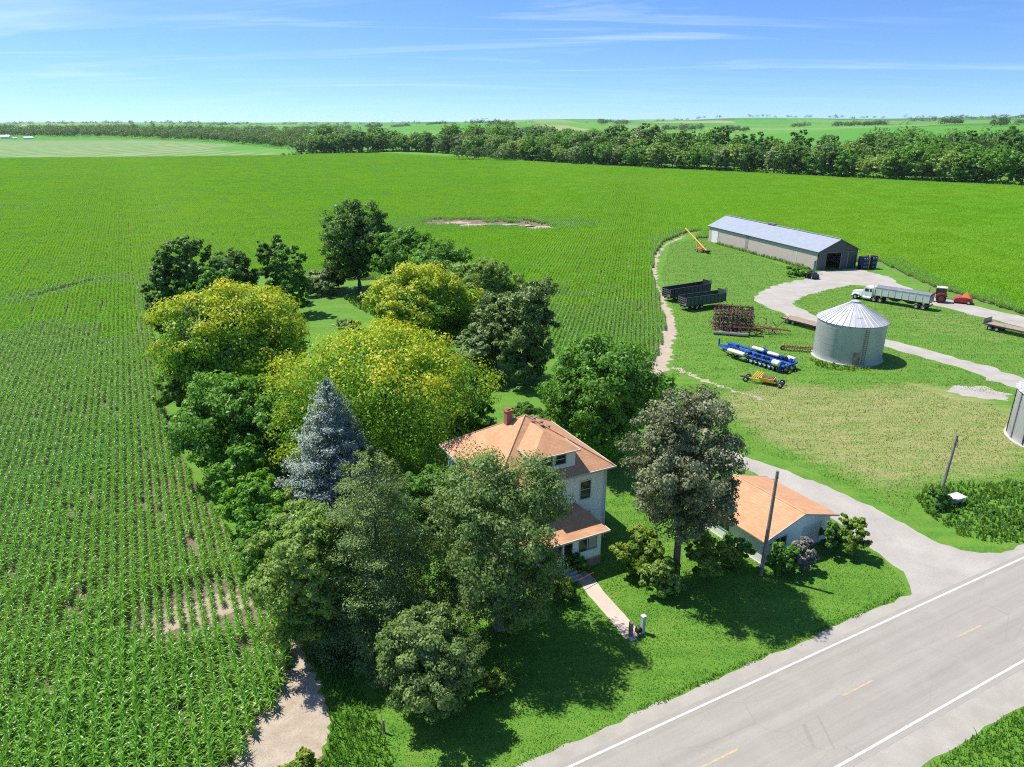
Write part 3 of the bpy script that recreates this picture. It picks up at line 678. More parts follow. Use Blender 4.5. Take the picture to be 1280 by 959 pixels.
def crown_mesh(name, seed, shape, rx, z0, z1, n_lobes, n_leaf, leaf, tips=0.0, open_=.0, ry=None):
    rg = np.random.default_rng(seed); cz = (z0 + z1) / 2; rz = (z1 - z0) / 2; lobes = lobes_for(rg, shape, rx, rz, n_lobes)
    wts = np.array([l[1] * l[2] for l in lobes]); wts[-1] *= .35; wts /= wts.sum(); POS, NRM, TIP, CL = [], [], [], []
    for (c, r1, r2), w in zip(lobes, wts):
        n = int(n_leaf * w); k = max(5, int(7 + 9 * r1 / max(.8, leaf * 3)))
        d = rand_dirs(rg, k); d[:, 2] += .15; c = np.array(c); sc_ = np.array([r1, r1, r2])
        sub = c + d * sc_ * rg.uniform(.55, 1.0, (k, 1)); which = rg.integers(0, k, n); sg = (.25 * r1) * rg.uniform(.6, 1.2, k)
        dd = rand_dirs(rg, n) * (rg.uniform(0, 1, (n, 1)) ** .45) * sg[which][:, None] * np.array([1.15, 1.15, .72]); p = sub[which] + dd * 1.25
        out = p / np.array([rx, rx, rz]); out /= np.linalg.norm(out, axis=1)[:, None] + 1e-6
        nn = dd / (np.linalg.norm(dd, axis=1)[:, None] + 1e-6) * .9 + out * .5 + np.array([0, 0, .35]) + rand_dirs(rg, n) * .75
        POS.append(p); NRM.append(nn); CL.append(np.repeat(rg.uniform(-.22, .22), n) + rg.uniform(-.18, .18, k)[which])
        rel = np.linalg.norm(p / np.array([rx, rx, rz]), axis=1)
        TIP.append(np.clip((rel - .70) * 2.0 + p[:, 2] / rz * .52 + rg.uniform(-.45, .25, k)[which] + rg.normal(0, .06, n), 0, 1) * tips)
    p = np.concatenate(POS); nn = np.concatenate(NRM); tp = np.concatenate(TIP); cl = np.concatenate(CL)
    p[:, 2] += cz; p[:, 2] = np.maximum(p[:, 2], .12)
    if ry: p[:, 1] *= ry / rx
    if open_:
        keep = vnoise(p[:, 0] + p[:, 2] * .7, p[:, 1] - p[:, 2] * .5, rx * .35, seed) > (-1 + open_); p, nn, tp, cl = p[keep], nn[keep], tp[keep], cl[keep]
    v, q = leaf_cards(rg, p, nn, leaf * rg.uniform(.45, 1.6, len(p)))
    return np_mesh(name, v, q, {'rnd': np.clip(.5 + cl + rg.uniform(-.3, .3, len(p)), 0, 1), 'tip': tp}), lobes
def conifer_mesh(name, seed, rad, z0, z1, tiers, n_leaf, leaf, droop=.25, spiky=.9, power=.85):
    rg = np.random.default_rng(seed); POS, NRM, CL = [], [], []; hgt = z1 - z0; branches = []
    for t in range(tiers):
        f = (t + .3) / tiers; z = z0 + hgt * f; L = rad * ((1 - f) ** power) * rg.uniform(.86, 1.1) + .12; nb = max(5, int(8 + 9 * (1 - f)))
        for b in range(nb):
            az = 6.283 * b / nb + rg.uniform(-.3, .3) + t * .7; Lb = L * rg.uniform(.78, 1.12); branches.append((z + rg.normal(0, hgt / tiers * .3), az, Lb, f))
    Lt = sum(b[2] ** 1.3 for b in branches)
    for z, az, Lb, f in branches:
        n = max(10, int(n_leaf * Lb ** 1.3 / Lt)); s = rg.uniform(0, 1, n) ** .55
        d = np.array([math.cos(az), math.sin(az), 0]); e = np.array([-d[1], d[0], 0])
        wdt = .24 * Lb * (1.05 - s) + .10 + .06 * Lb
        p = d * (Lb * s)[:, None] + e * (rg.normal(0, 1, n) * wdt * .75)[:, None]
        p[:, 2] = z - droop * Lb * s ** 1.4 + .12 * Lb * (s > .85) * s + rg.normal(0, .09, n) * (1 + Lb * .25)
        POS.append(p); NRM.append(np.array([0, 0, .9]) + d * .55 + rand_dirs(rg, n) * .7); CL.append(np.full(n, rg.uniform(-.2, .2)))
    n = int(n_leaf * .02); ztop = rg.uniform(z1 - hgt * .10, z1 + .2, n); p = np.column_stack([rg.normal(0, .09, n), rg.normal(0, .09, n), ztop]); POS.append(p); NRM.append(rand_dirs(rg, n) + np.array([0, 0, .4])); CL.append(np.zeros(n))
    p = np.concatenate(POS); nn = np.concatenate(NRM); cl = np.concatenate(CL); p[:, 2] = np.maximum(p[:, 2], .1)
    v, q = leaf_cards(rg, p, nn, leaf * rg.uniform(.7, 1.3, len(p)), .42)
    return np_mesh(name, v, q, {'rnd': np.clip(.5 + cl + rg.uniform(-.35, .35, len(p)), 0, 1), 'tip': np.zeros(len(p))}), [((math.cos(a) * l * .8, math.sin(a) * l * .8, z - droop * l * .5 - (z0 + z1) / 2), l * .3, l * .3) for z, a, l, f in branches[::3]]
def trunk_mesh(seed, height, r0, lobes, cz, lean=0.0, n_limbs=9):
    rg = np.random.default_rng(seed + 500); mb = MB(); pts_ = []; k = 6
    for i in range(k + 1):
        f = i / k; pts_.append((lean * f * f + rg.normal(0, .06) * f, rg.normal(0, .08) * f, height * f))
    mb.tube(pts_, [r0 * 1.35 if i == 0 else r0 * (1 - .82 * i / k) for i in range(k + 1)], 9)
    order = sorted(range(len(lobes)), key=lambda i: -lobes[i][1])[:n_limbs]
    for i in order:
        c, r1, _ = lobes[i]; tgt = np.array([c[0], c[1], c[2] + cz]); zb = max(.6, min(height * .85, tgt[2] - .55 * math.hypot(c[0], c[1]) - .3)); f = zb / height; a = np.array([lean * f * f, 0, zb])
        m1 = a + (tgt - a) * .5 + np.array([0, 0, .12 * np.linalg.norm(tgt - a)]); r_ = r0 * (1 - .8 * f) * .5
        mb.tube([a, m1, tgt], [r_, r_ * .6, r_ * .18], 6)
        for q in range(3):
            e = tgt + rand_dirs(rg, 1)[0] * r1 * .8; mb.tube([m1 + (tgt - m1) * .5, e], [r_ * .32, r_ * .07], 4)
    return mb
SEED = [100]
def tree(name, cat, label, base, top_y, width, mat, shape='round', low=.12, n_lobes=16, leaf=.30, dens=1.0, tips=0.0, bark=None, open_=0.0, group=None, trunk_r=None, lean=0.0, conifer=False, ry=None, **kw):
    SEED[0] += 1; sd_ = SEED[0]; b = at(*base); h = height_at(b[1], top_y); dist = math.sqrt(b[0] ** 2 + b[1] ** 2 + (H - h / 2) ** 2); leaf = min(leaf, max(.15, dist * .0034)) if dist < 75 else max(leaf, dist * .0032); rx = width / 2 * dist / F * 1.13
    root = thing(name, label, cat, b, random.Random(sd_).uniform(0, 6.28), group)
    area = 4 * math.pi * rx * (rx + h * (1 - low)) / 2 / 2; n = int(min(80000, max(700, area * dens * 5.6 / (leaf * leaf * .62 * .5) * .5)))
    if conifer: me, lobes = conifer_mesh('crown', sd_, rx, h * low, h, kw.get('tiers', 18), n, leaf, kw.get('droop', .25), power=kw.get('power', .85))
    else: me, lobes = crown_mesh('crown', sd_, shape, rx * .98, h * low, h, n_lobes, n, leaf, tips, open_, ry)
    add_mesh('crown', me, root, (LM[mat],))
    tr = trunk_r or max(.06, h * .020)
    trunk_mesh(sd_, h * (.93 if conifer else .72), tr, lobes, h * (low + 1) / 2, lean).build('trunk', bark or m_bark, root, smooth=True)
    return root
YG = 'trees and shrubs around the farmhouse'
def T(*a, **k): return tree(*a, group=YG, **k)
T('shade_tree', 'tree', 'tall dark green tree alone at the far end of the back lawn, against the corn', (450, 364), 252, 96, 'dark', low=.1, n_lobes=20)
T('shade_tree', 'tree', 'mid green tree leaning against the right side of the tall dark back-lawn tree', (505, 374), 284, 80, 'mid')
T('shade_tree', 'tree', 'dark green tree with the highest top in the far corner clump beside the corn', (243, 398), 288, 66, 'dark', low=.1)
T('shade_tree', 'tree', 'low dark tree on the right of the far corner clump beside the corn', (290, 388), 310, 72, 'dark', low=.08)
T('shade_tree', 'tree', 'narrow dark tree on the corn side of the far corner clump', (213, 402), 324, 46, 'dark', low=.06)
T('shade_tree', 'tree', 'light green bushy tree in front of the dark far corner clump', (268, 404), 330, 78, 'mid', low=.05)
T('shrub', 'shrub', 'small dark shrub at the corn edge below the far corner clump', (208, 424), 368, 40, 'dark', low=.03, n_lobes=9)
T('columnar_tree', 'tree', 'dark columnar tree, taller of the two columns beside the back lawn', (347, 376), 293, 46, 'dark', shape='column', low=.05)
T('columnar_tree', 'tree', 'mid green columnar tree, shorter of the two columns beside the back lawn', (369, 392), 306, 50, 'mid', shape='column', low=.04)
T('shrub', 'shrub', 'silvery grey shrub on the far edge of the back lawn', (402, 368), 337, 52, 'grey', low=.03, n_lobes=9)
T('locust_tree', 'tree', 'yellow-topped locust tree beside the corn, half covered by a greyer tree', (302, 505), 350, 186, 'locust', shape='round', low=.10, n_lobes=26, tips=.85, dens=1.3)
T('shade_tree', 'tree', 'grey green tree with pale branches in front of the yellow locust beside the corn', (283, 516), 372, 92, 'grey', low=.12, bark=m_palebark, open_=.72)
T('shade_tree', 'tree', 'round mid green tree at the corn edge below the yellow locust', (300, 585), 470, 128, 'mid', low=.05, n_lobes=18)
T('shrub', 'shrub', 'yellowish green shrub at the corn edge under the yellow locust', (228, 515), 462, 60, 'lime', low=.03, n_lobes=9)
T('locust_tree', 'tree', 'broad yellow-topped locust tree, largest of the three, behind the blue spruce', (488, 592), 400, 272, 'locust', shape='round', low=.06, n_lobes=32, tips=.9, dens=1.3)
T('locust_tree', 'tree', 'yellow-topped locust tree at the far right end of the back lawn', (530, 452), 331, 146, 'locust', shape='round', low=.06, n_lobes=24, tips=.75, dens=1.3)
T('shade_tree', 'tree', 'green tree behind the right-hand yellow locust, against the corn', (556, 386), 301, 100, 'mid')
T('shade_tree', 'tree', 'olive green tree between the right-hand yellow locust and the dark grey green pair', (604, 416), 319, 92, 'olive')
T('shade_tree', 'tree', 'dark grey green upright tree at the corn edge, taller of a pair', (656, 480), 350, 92, 'conif', shape='column', low=.04, n_lobes=20)
T('shade_tree', 'tree', 'dark grey green tree nearer the yellow locust, shorter of a pair', (620, 466), 358, 80, 'conif', low=.05, n_lobes=16)
T('shrub', 'shrub', 'silvery green shrub at the foot of the dark grey green pair', (596, 478), 412, 60, 'grey', low=.03, n_lobes=10)
T('shade_tree', 'tree', 'large mid green tree behind the farmhouse roof, nearest the machinery yard', (752, 578), 416, 150, 'mid', low=.06, n_lobes=24)
T('shrub', 'shrub', 'small green tree tucked behind the right eave of the farmhouse', (700, 556), 486, 60, 'dark', low=.04, n_lobes=10)
T('shade_tree', 'tree', 'small mid green tree at the right foot of the broad yellow locust', (588, 566), 486, 74, 'mid', low=.04, n_lobes=11)
T('shrub', 'shrub', 'low blue green shrub on the lawn behind the farmhouse chimney', (655, 528), 506, 44, 'dark', low=.03, n_lobes=8)
T('blue_spruce', 'tree', 'silvery blue spruce with a pointed double top in front of the yellow locust', (425, 655), 477, 140, 'spruce', conifer=True, tiers=22, low=.04, droop=.16, power=.68, leaf=.30, dens=1.15)
T('shade_tree', 'tree', 'broad dark evergreen with layered branches in front of the blue spruce', (480, 796), 562, 176, 'conif', conifer=True, tiers=15, low=.05, droop=.30, power=.46, leaf=.34, dens=1.2)
T('shade_tree', 'tree', 'olive green tree at the left foot of the broad dark evergreen', (392, 806), 625, 138, 'olive', low=.05, n_lobes=18)
T('maple_tree', 'tree', 'silvery green maple hiding the left half of the farmhouse front', (624, 786), 566, 186, 'silver', low=.05, n_lobes=24, bark=m_palebark, open_=.22)
T('pine_tree', 'tree', 'tall sparse grey brown pine with bare trunk between the farmhouse and garage', (843, 726), 475, 150, 'pine', shape='round', low=.19, n_lobes=30, leaf=.19, dens=.9, open_=.66, trunk_r=.34)
T('shrub', 'shrub', 'big rounded green bush at the front edge of the lawn', (540, 884), 766, 128, 'silver', low=.03, n_lobes=20)
T('shrub', 'shrub', 'lime green shrub left of the bare pine trunk', (800, 718), 664, 58, 'lime', low=.02, n_lobes=9, tips=.4)
T('shrub', 'shrub', 'lime green shrub right of the bare pine trunk', (884, 722), 664, 62, 'lime', low=.02, n_lobes=9, tips=.4)
T('shrub', 'shrub', 'dark green shrub against the left wall of the garage', (915, 706), 668, 46, 'mid', low=.02, n_lobes=9)
T('shrub', 'shrub', 'low dark shrub in the shade in front of the pine trunk', (828, 742), 696, 52, 'olive', low=.02, n_lobes=9)
T('shrub', 'shrub', 'dark green bush beside the wooden pole at the garage corner', (974, 716), 676, 40, 'mid', low=.02, n_lobes=9)
T('shrub', 'shrub', 'greyish purple shrub in front of the garage window', (1000, 712), 672, 34, 'smoke', low=.02, n_lobes=8, leaf=.24)
T('shrub', 'shrub', 'very dark bush against the garage front near the driveway', (1036, 692), 652, 30, 'dark', low=.02, n_lobes=8, leaf=.24)
T('shrub', 'shrub', 'yellowish green bush standing at the driveway end of the garage front', (1059, 692), 641, 40, 'lime', low=.04, n_lobes=9, leaf=.24)
T('shade_tree', 'tree', 'mid green tree filling the gap between blue spruce and farmhouse', (540, 668), 580, 96, 'mid', low=.04, n_lobes=14)
T('shade_tree', 'tree', 'mid green tree between the round corn-edge tree and the broad locust', (362, 590), 486, 88, 'mid', low=.04, n_lobes=14)
T('shade_tree', 'tree', 'lower mid green tree standing right behind the tall mid green tree', (812, 545), 462, 60, 'mid', low=.04, n_lobes=12)
T('shrub', 'shrub', 'dark shrub between the far corner clump and the yellow locust', (330, 415), 358, 70, 'dark', low=.03, n_lobes=10)
T('shrub', 'shrub', 'bright green small tree at the corn edge left of the blue spruce', (330, 664), 592, 90, 'bright', low=.03, n_lobes=12)
T('shrub', 'shrub', 'bright green shrub farthest up the corn edge, below the round tree', (303, 632), 556, 66, 'bright', low=.03, n_lobes=10)
T('shrub', 'shrub', 'mid green shrub at the corn edge above the bare dirt corner', (345, 742), 640, 76, 'mid', low=.03, n_lobes=12)
T('shrub', 'shrub', 'yellow green shrub between the blue spruce and the corn', (378, 668), 596, 50, 'lime', low=.03, n_lobes=9, tips=.3)
T('shrub', 'shrub', 'low green foundation shrub beside the porch steps', (722, 716), 692, 34, 'mid', low=.02, n_lobes=7, leaf=.2)
T('shrub', 'shrub', 'yellowish low shrub on the lawn between the maple and the front walk', (702, 746), 722, 40, 'lime', low=.02, n_lobes=7, leaf=.2)
T('shrub', 'shrub', 'small yellowish shrub at the right foot of the rounded front bush', (622, 862), 838, 42, 'lime', low=.02, n_lobes=7, leaf=.2)
T('shrub', 'shrub', 'dark upright bush at the base of the leaning yard pole', (1172, 634), 608, 26, 'dark', low=.02, n_lobes=7, leaf=.22)
T('shrub', 'shrub', 'low weedy bush beside the dark doorway corner of the long shed', (1000, 345), 333, 34, 'mid', low=.02, n_lobes=7, leaf=.3)
T('shrub', 'shrub', 'grey leafed clump beside the bench on the back lawn', (436, 412), 400, 30, 'grey', low=.02, n_lobes=7, leaf=.25)
T('shrub', 'shrub', 'yellow flowering weed clump at the bottom edge of the bare dirt', (382, 985), 946, 52, 'lime', low=.02, n_lobes=7, leaf=.2, tips=.8)

T('shrub', 'shrub', 'dark shrub just left of the tall dark back-lawn tree', (424, 362), 326, 40, 'dark', low=.03, n_lobes=9)
# creek-side trees beyond the corn: six grown kinds, copied one by one
protos = []
for i, (mat, shape, rx, h, adj) in enumerate([('dark', 'round', 7.0, 16, 'dark round'), ('mid', 'round', 6.8, 15, 'mid-green round'), ('olive', 'spread', 7.6, 14, 'broad olive'),
                                              ('dark', 'column', 5.6, 18, 'narrow dark'), ('mid', 'spread', 8.0, 17, 'wide mid-green'), ('grey', 'round', 6.6, 15, 'round greyish')]):
    me, lobes = crown_mesh('crown', 900 + i, shape, rx, h * .06, h, 16, 3000, .85); me.materials.append(LM[mat])
    tmb = trunk_mesh(900 + i, h * .7, .32, lobes, h * .53, n_limbs=6)
    tm = tmb.build('trunk', m_bark, None); tme = tm.data; bpy.data.objects.remove(tm)
    protos.append((me, tme, adj, h))
LANDMARKS = [(372, 'the belt\'s left end'), (412, 'the back-lawn tree'), (455, 'the back-lawn tree\'s right shoulder'), (500, 'the hay field corner'), (545, 'the washed-out patch\'s left tip'), (590, 'the washed-out patch\'s left half'),
             (635, 'the washed-out patch\'s right half'), (680, 'the washed-out patch\'s right tip'), (725, 'the corn beside the washed-out patch'), (770, 'the middle of the corn'), (815, 'the corn before the auger'), (860, 'the yellow auger'), (905, 'the shed\'s far end'),
             (950, 'the shed\'s back half'), (995, 'the shed\'s front half'), (1040, 'the shed gable'), (1085, 'the navy planter'), (1130, 'the semi truck'), (1175, 'the red tractor'), (1220, 'the red mower'), (1265, 'the flatbed trailer')]
ROWN = ['front-row', 'second-row', 'third-row', 'back-row']
tb = smooth_line(TREE_BASE[:10], 10); seg_l = np.linalg.norm(np.diff(tb, axis=0), axis=1); cum = np.concatenate([[0], np.cumsum(seg_l)]); rgt = np.random.default_rng(77); seen = {}
for row, (off, gap) in enumerate([(8, 9.5), (26, 12), (52, 15), (92, 17)]):
    s = rgt.uniform(0, 5)
    while s < cum[-1]:
        i = min(len(tb) - 2, np.searchsorted(cum, s) - 1 if s > 0 else 0); i = max(i, 0); f = (s - cum[i]) / seg_l[i]; p = tb[i] + (tb[i + 1] - tb[i]) * f; t = (tb[i + 1] - tb[i]) / seg_l[i]
        nn = np.array([t[1], -t[0]]); nn = nn if nn[1] > 0 else -nn
        q = p + nn * (off + rgt.normal(0, 3.5 if row else 2.0)); px_, py_, _ = project(np.array([q[0], q[1], 8.0]))
        scv = rgt.uniform(.72, 1.15) * (1.12 + .13 * row)
        s += gap * rgt.uniform(.75, 1.25)
        if px_ > 1420: continue
        if px_ < 372 + row * 6: continue
        k = int(rgt.integers(0, 6)) if px_ < 1090 or row else int(rgt.choice([1, 2, 4, 1, 0])); cme, tme, adj, ph_ = protos[k]
        lm = min(LANDMARKS, key=lambda l: abs(l[0] - px_)); rel = 'straight beyond' if abs(px_ - lm[0]) < 8 else ('beyond and left of' if px_ < lm[0] else 'beyond and right of')
        ROWT = ROWN[row]
        lab = '%s %s creek tree %s %s' % (adj, ROWT, rel, lm[1])
        if px_ > 1285: lab = '%s %s creek tree past the flatbed trailer' % (adj, ROWT)
        n_ = seen.get(lab, 0); seen[lab] = n_ + 1
        if n_ == 1: lab = lab.replace(adj, 'shorter ' + adj if scv < .85 else 'taller ' + adj)
        root = thing('creek_tree', lab, 'tree', (q[0], q[1], float(hill_z(q[0], q[1])) - .05), rgt.uniform(0, 6.28), 'trees along the creek beyond the corn'); scv *= 1.12 if px_ > 850 else 1.14; root.scale = (scv * rgt.uniform(1.05, 1.35), scv * rgt.uniform(1.05, 1.35), scv)
        for nm, dm in (('crown', cme), ('trunk', tme)):
            c = bpy.data.objects.new(nm, dm); COL.objects.link(c); c.parent = root
def creek_brush():
    rg = np.random.default_rng(91); POS, NRM = [], []
    for i in range(0, len(tb) - 1):
        n = int(seg_l[i] / 2.2) + 1
        for q in range(n):
            p = tb[i] + (tb[i + 1] - tb[i]) * rg.uniform(0, 1); t = (tb[i + 1] - tb[i]) / seg_l[i]; nn = np.array([t[1], -t[0]]); nn = nn if nn[1] > 0 else -nn
            c = p + nn * rg.uniform(1, 16); r = rg.uniform(1.4, 3.6); k = 60; d = rand_dirs(rg, k); d[:, 2] = np.abs(d[:, 2]); POS.append(np.column_stack([c[0] + d[:, 0] * r, c[1] + d[:, 1] * r, d[:, 2] * r * rg.uniform(.8, 1.5) + hill_z(c[0], c[1])])); NRM.append(d + rand_dirs(rg, k) * .5)
    p = np.concatenate(POS); v, q = leaf_cards(rg, p, np.concatenate(NRM), .95 * rg.uniform(.5, 1.4, len(p)), .8); me = np_mesh('creek_brush', v, q, {'rnd': rg.uniform(0, 1, len(p)), 'tip': np.zeros(len(p))})
    tag(add_mesh('creek_brush', me, None, (LM['mid'],)), 'low brush along the foot of the creek trees', 'brush', kind='stuff')
creek_brush()
# far woodland and hilltop shelter belts, one mass
def far_wood():
    rg = np.random.default_rng(55); POS, NRM, SZ, CL = [], [], [], []
    def crown(x, y, h, r, n, s):
        z = float(hill_z(x, y)); d = rand_dirs(rg, n); d[:, 2] = np.abs(d[:, 2]) * 1.0 - .25; lob = rg.normal(0, .28, (5, 3)); w = rg.integers(0, 5, n)
        p = np.column_stack([x + (d[:, 0] * .75 + lob[w, 0]) * r, y + (d[:, 1] * .75 + lob[w, 1]) * r, z + h * .45 + (d[:, 2] * .5 + lob[w, 2] * .4) * h]); p[:, 2] = np.maximum(p[:, 2], z + .3)
        POS.append(p); NRM.append(d + np.array([0, 0, .3]) + rand_dirs(rg, n) * .5); SZ.append(np.full(n, s)); CL.append(np.full(n, rg.uniform(0, .7)))
    # belt beyond the hay field, receding to the left
    bl = smooth_line(P((395, 191.5), (340, 185), (270, 178), (180, 174), (90, 172.5), (0, 172.3), (-160, 172)), 12)
    for i in range(len(bl) - 1):
        L = np.linalg.norm(bl[i + 1] - bl[i]); n = max(2, int(L / 8))
        for q in range(n):
            p = bl[i] + (bl[i + 1] - bl[i]) * q / n
            for row in range(7): crown(p[0] + rg.normal(0, 6), p[1] + 10 + row * 42 + rg.normal(0, 10), rg.uniform(13, 22) * (1 + .06 * row), rg.uniform(6, 11), 100, 2.2)
    # second wood rising on the right behind the creek
    for q in range(170):
        x = rg.uniform(300, 760); y = 560 + (x - 300) * .10 + rg.uniform(0, 120); crown(x, y, rg.uniform(15, 24), rg.uniform(7, 11), 170, 1.8)
    for q in range(60):
        x = rg.uniform(-60, 330); y = 700 + rg.uniform(0, 60) - x * .3; crown(x, y, rg.uniform(9, 16), rg.uniform(5, 9), 150, 1.8)
    # groves and shelter belts on the hills
    for px0, px1, yy, n in [(18, 60, 3000, 40), (70, 130, 2600, 50), (135, 200, 3000, 50), (205, 260, 2500, 40), (262, 312, 2300, 40), (330, 362, 2700, 26), (372, 420, 2600, 30), (428, 450, 2900, 16), (470, 485, 2400, 12), (500, 520, 2900, 14), (540, 562, 2900, 12), (592, 606, 2900, 10), (612, 642, 2200, 26), (656, 690, 1900, 34), (660, 686, 1550, 16), (742, 775, 2600, 22),
                            (818, 862, 2200, 36), (884, 916, 1900, 22), (970, 990, 2600, 10), (1018, 1080, 2300, 44), (1140, 1170, 1800, 16), (1205, 1222, 1500, 10), (1230, 1250, 2600, 10), (1100, 1290, 3600, 60), (-60, 330, 4200, 120), (300, 700, 4300, 60), (560, 1280, 4600, 70)]:
        for q in range(n):
            y = yy * (1 + rg.normal(0, .03)); x = (rg.uniform(px0, px1) - CX) / F * y * 1.0; crown(x, y, rg.uniform(8, 16) * (1 + yy / 9000), rg.uniform(5, 10) * (1 + yy / 6000), 60, 3.2)
    p = np.concatenate(POS); nn = np.concatenate(NRM); sz = np.concatenate(SZ)
    v, q = leaf_cards(rg, p, nn, sz * rg.uniform(.6, 1.3, len(p)), .8)
    me = np_mesh('far_woodland', v, q, {'rnd': np.clip(np.concatenate(CL) + rg.uniform(0, .3, len(p)), 0, 1), 'tip': np.zeros(len(p))})
    o = add_mesh('far_woodland', me, None, (leaf_mat('leaf_far', (.025, .062, .018), (.060, .115, .030)),)); tag(o, 'dark woods and shelter belts scattered over the distant hills', 'woodland', kind='stuff')
far_wood()

# tall grass and weeds
m_blade = leaf_mat('grass_blade', (.050, .160, .012), (.105, .260, .022), rough=.5, trans=.3)
m_weed = leaf_mat('weed_leaf', (.040, .120, .014), (.110, .220, .030))
def blades(name, label, cat, poly, per_m2, hgt, wid, mat, seed, holes=()):
    rg = np.random.default_rng(seed); poly = np.asarray(poly); lo, hi = poly.min(0), poly.max(0); n = int((hi[0] - lo[0]) * (hi[1] - lo[1]) * per_m2)
    p = rg.uniform(lo, hi, (n, 2)); p = p[inpoly(p[:, 0], p[:, 1], poly)]
    for h_ in holes: p = p[~inpoly(p[:, 0], p[:, 1], h_)]
    n = len(p); hv = hgt * rg.uniform(.5, 1.2, n) * (1 + .45 * np.clip(vnoise(p[:, 0], p[:, 1], 3, seed), -1, 1))
    az = rg.uniform(0, 6.28, n); ln = rg.uniform(.2, .75, n) * hv; d = np.stack([np.cos(az), np.sin(az)], 1); e = np.stack([-d[:, 1], d[:, 0]], 1); w = (wid * rg.uniform(.6, 1.4, n))[:, None]
    z = np.full(n, .0)
    def v3(xy, zz): return np.column_stack([xy, zz])
    V = np.stack([v3(p - e * w, z), v3(p + e * w, z), v3(p + d * (ln * .35)[:, None] + e * w * .8, hv * .65), v3(p + d * (ln * .35)[:, None] - e * w * .8, hv * .65), v3(p + d * ln[:, None] + e * w * .15, hv), v3(p + d * ln[:, None] - e * w * .15, hv)], 1).reshape(-1, 3)
    b = np.arange(n)[:, None] * 6; Q = np.concatenate([b + [0, 1, 2, 3], b + [3, 2, 4, 5]], 0)
    rn_ = rg.uniform(0, 1, n); me = np_mesh(name, V, Q, {'rnd': np.concatenate([rn_, rn_]), 'tip': np.zeros(2 * n)})
    return tag(add_mesh(name, me, None, (mat,)), label, cat, kind='stuff')
m_lawn_blade = leaf_mat('lawn_blade', (.068, .190, .018), (.140, .305, .038), rough=.6, trans=.3, spec=.3)
m_dry_blade = leaf_mat('dry_blade', (.070, .175, .016), (.330, .320, .130), rough=.7, trans=.3, spec=.2)
blades('lawn_grass', 'short green grass of the front and side lawn', 'grass', P((505, 985), (470, 880), (445, 842), (560, 700), (640, 700), (720, 640), (830, 600), (880, 590), (930, 650), (975, 700), (1040, 668), (1095, 692), (1132, 728), (1132, 745), (1010, 800), (850, 868), (690, 950), (660, 985)), 75, .075, .026, m_lawn_blade, 8, (strip(walk, 1.5), drive, np.array([road_root + rd * x - rn * y for x, y in ((-100, -9), (100, -9), (100, RW / 2 + 1.4), (-100, RW / 2 + 1.4))])))
blades('machinery_yard_grass', 'green grass round the parked machinery and lanes', 'grass', P((840, 470), (845, 430), (842, 385), (826, 345), (838, 305), (880, 296), (1012, 345), (1090, 362), (1300, 412), (1300, 500), (1130, 478), (1050, 484), (960, 478)), 13, .13, .045, m_dry_blade, 12, (strip(lane, wd + .6),))
blades('yard_grass', 'patchy mown grass of the machinery yard, dry and straw coloured in streaks', 'grass', P((850, 480), (960, 478), (1050, 484), (1130, 478), (1190, 500), (1240, 506), (1310, 560), (1300, 604), (1150, 612), (1132, 645), (1060, 610), (985, 576), (930, 560), (905, 540)), 22, .14, .030, m_dry_blade, 9, (drive,))
blades('tall_grass', 'unmown bright grass between the bare dirt and the lawn', 'grass', P((378, 815), (430, 828), (452, 862), (478, 910), (505, 985), (398, 985), (414, 905), (398, 848)), 60, .42, .035, m_blade, 1)
verge = np.array([road_root + rd * x + rn * y for x, y in ((-46, RW / 2 + 2.4), (30, RW / 2 + 2.4), (30, RW / 2 + 16), (-46, RW / 2 + 16))])
blades('verge_grass', 'rough grass on the road verge at the lower right corner', 'grass', verge, 45, .30, .035, m_blade, 2)
blades('weeds', 'dense green weeds growing around the leaning yard pole', 'weeds', P((1150, 614), (1178, 606), (1240, 606), (1330, 598), (1330, 676), (1240, 680), (1196, 668), (1160, 644), (1142, 624)), 16, .5, .09, m_weed, 3)
edge_ = []
for (a, b) in ((-14, 40),):
    edge_ = [road_root + rd * x - rn * (RW / 2 + 1.38 + .12 * math.sin(x * 1.7)) for x in np.arange(-40, float((at(1138, 745)[:2] - road_root) @ rd), 1.0)]; edge_ += [q - rn * .45 for q in edge_[::-1]]
blades('lawn_edge_grass', 'ragged fringe of grass where the lawn meets the road shoulder', 'grass', edge_, 70, .16, .03, m_blade, 4)
blades('fence_row_weeds', 'weeds along the foot of the long shed wall', 'weeds', np.array([SH_F - sr * .2 + sb * 3, SH_F - sr * .2 + sb * 44, SH_F - sr * 1.5 + sb * 44, SH_F - sr * 1.9 + sb * 3]), 8, .8, .10, m_weed, 5)
blades('yard_weeds', 'weeds around the base of the round grain bin', 'weeds', np.array([(48, 102), (51, 101.5), (55, 102.2), (53.5, 103.4), (51, 104), (49, 106), (47.5, 107.5), (46.8, 105)]), 10, .5, .08, m_weed, 6)
blades('garden_plants', 'bright green garden bed at the far end of the back lawn', 'plants', P((428, 372), (470, 370), (478, 384), (458, 392), (444, 384)), 10, .5, .12, m_weed, 7)
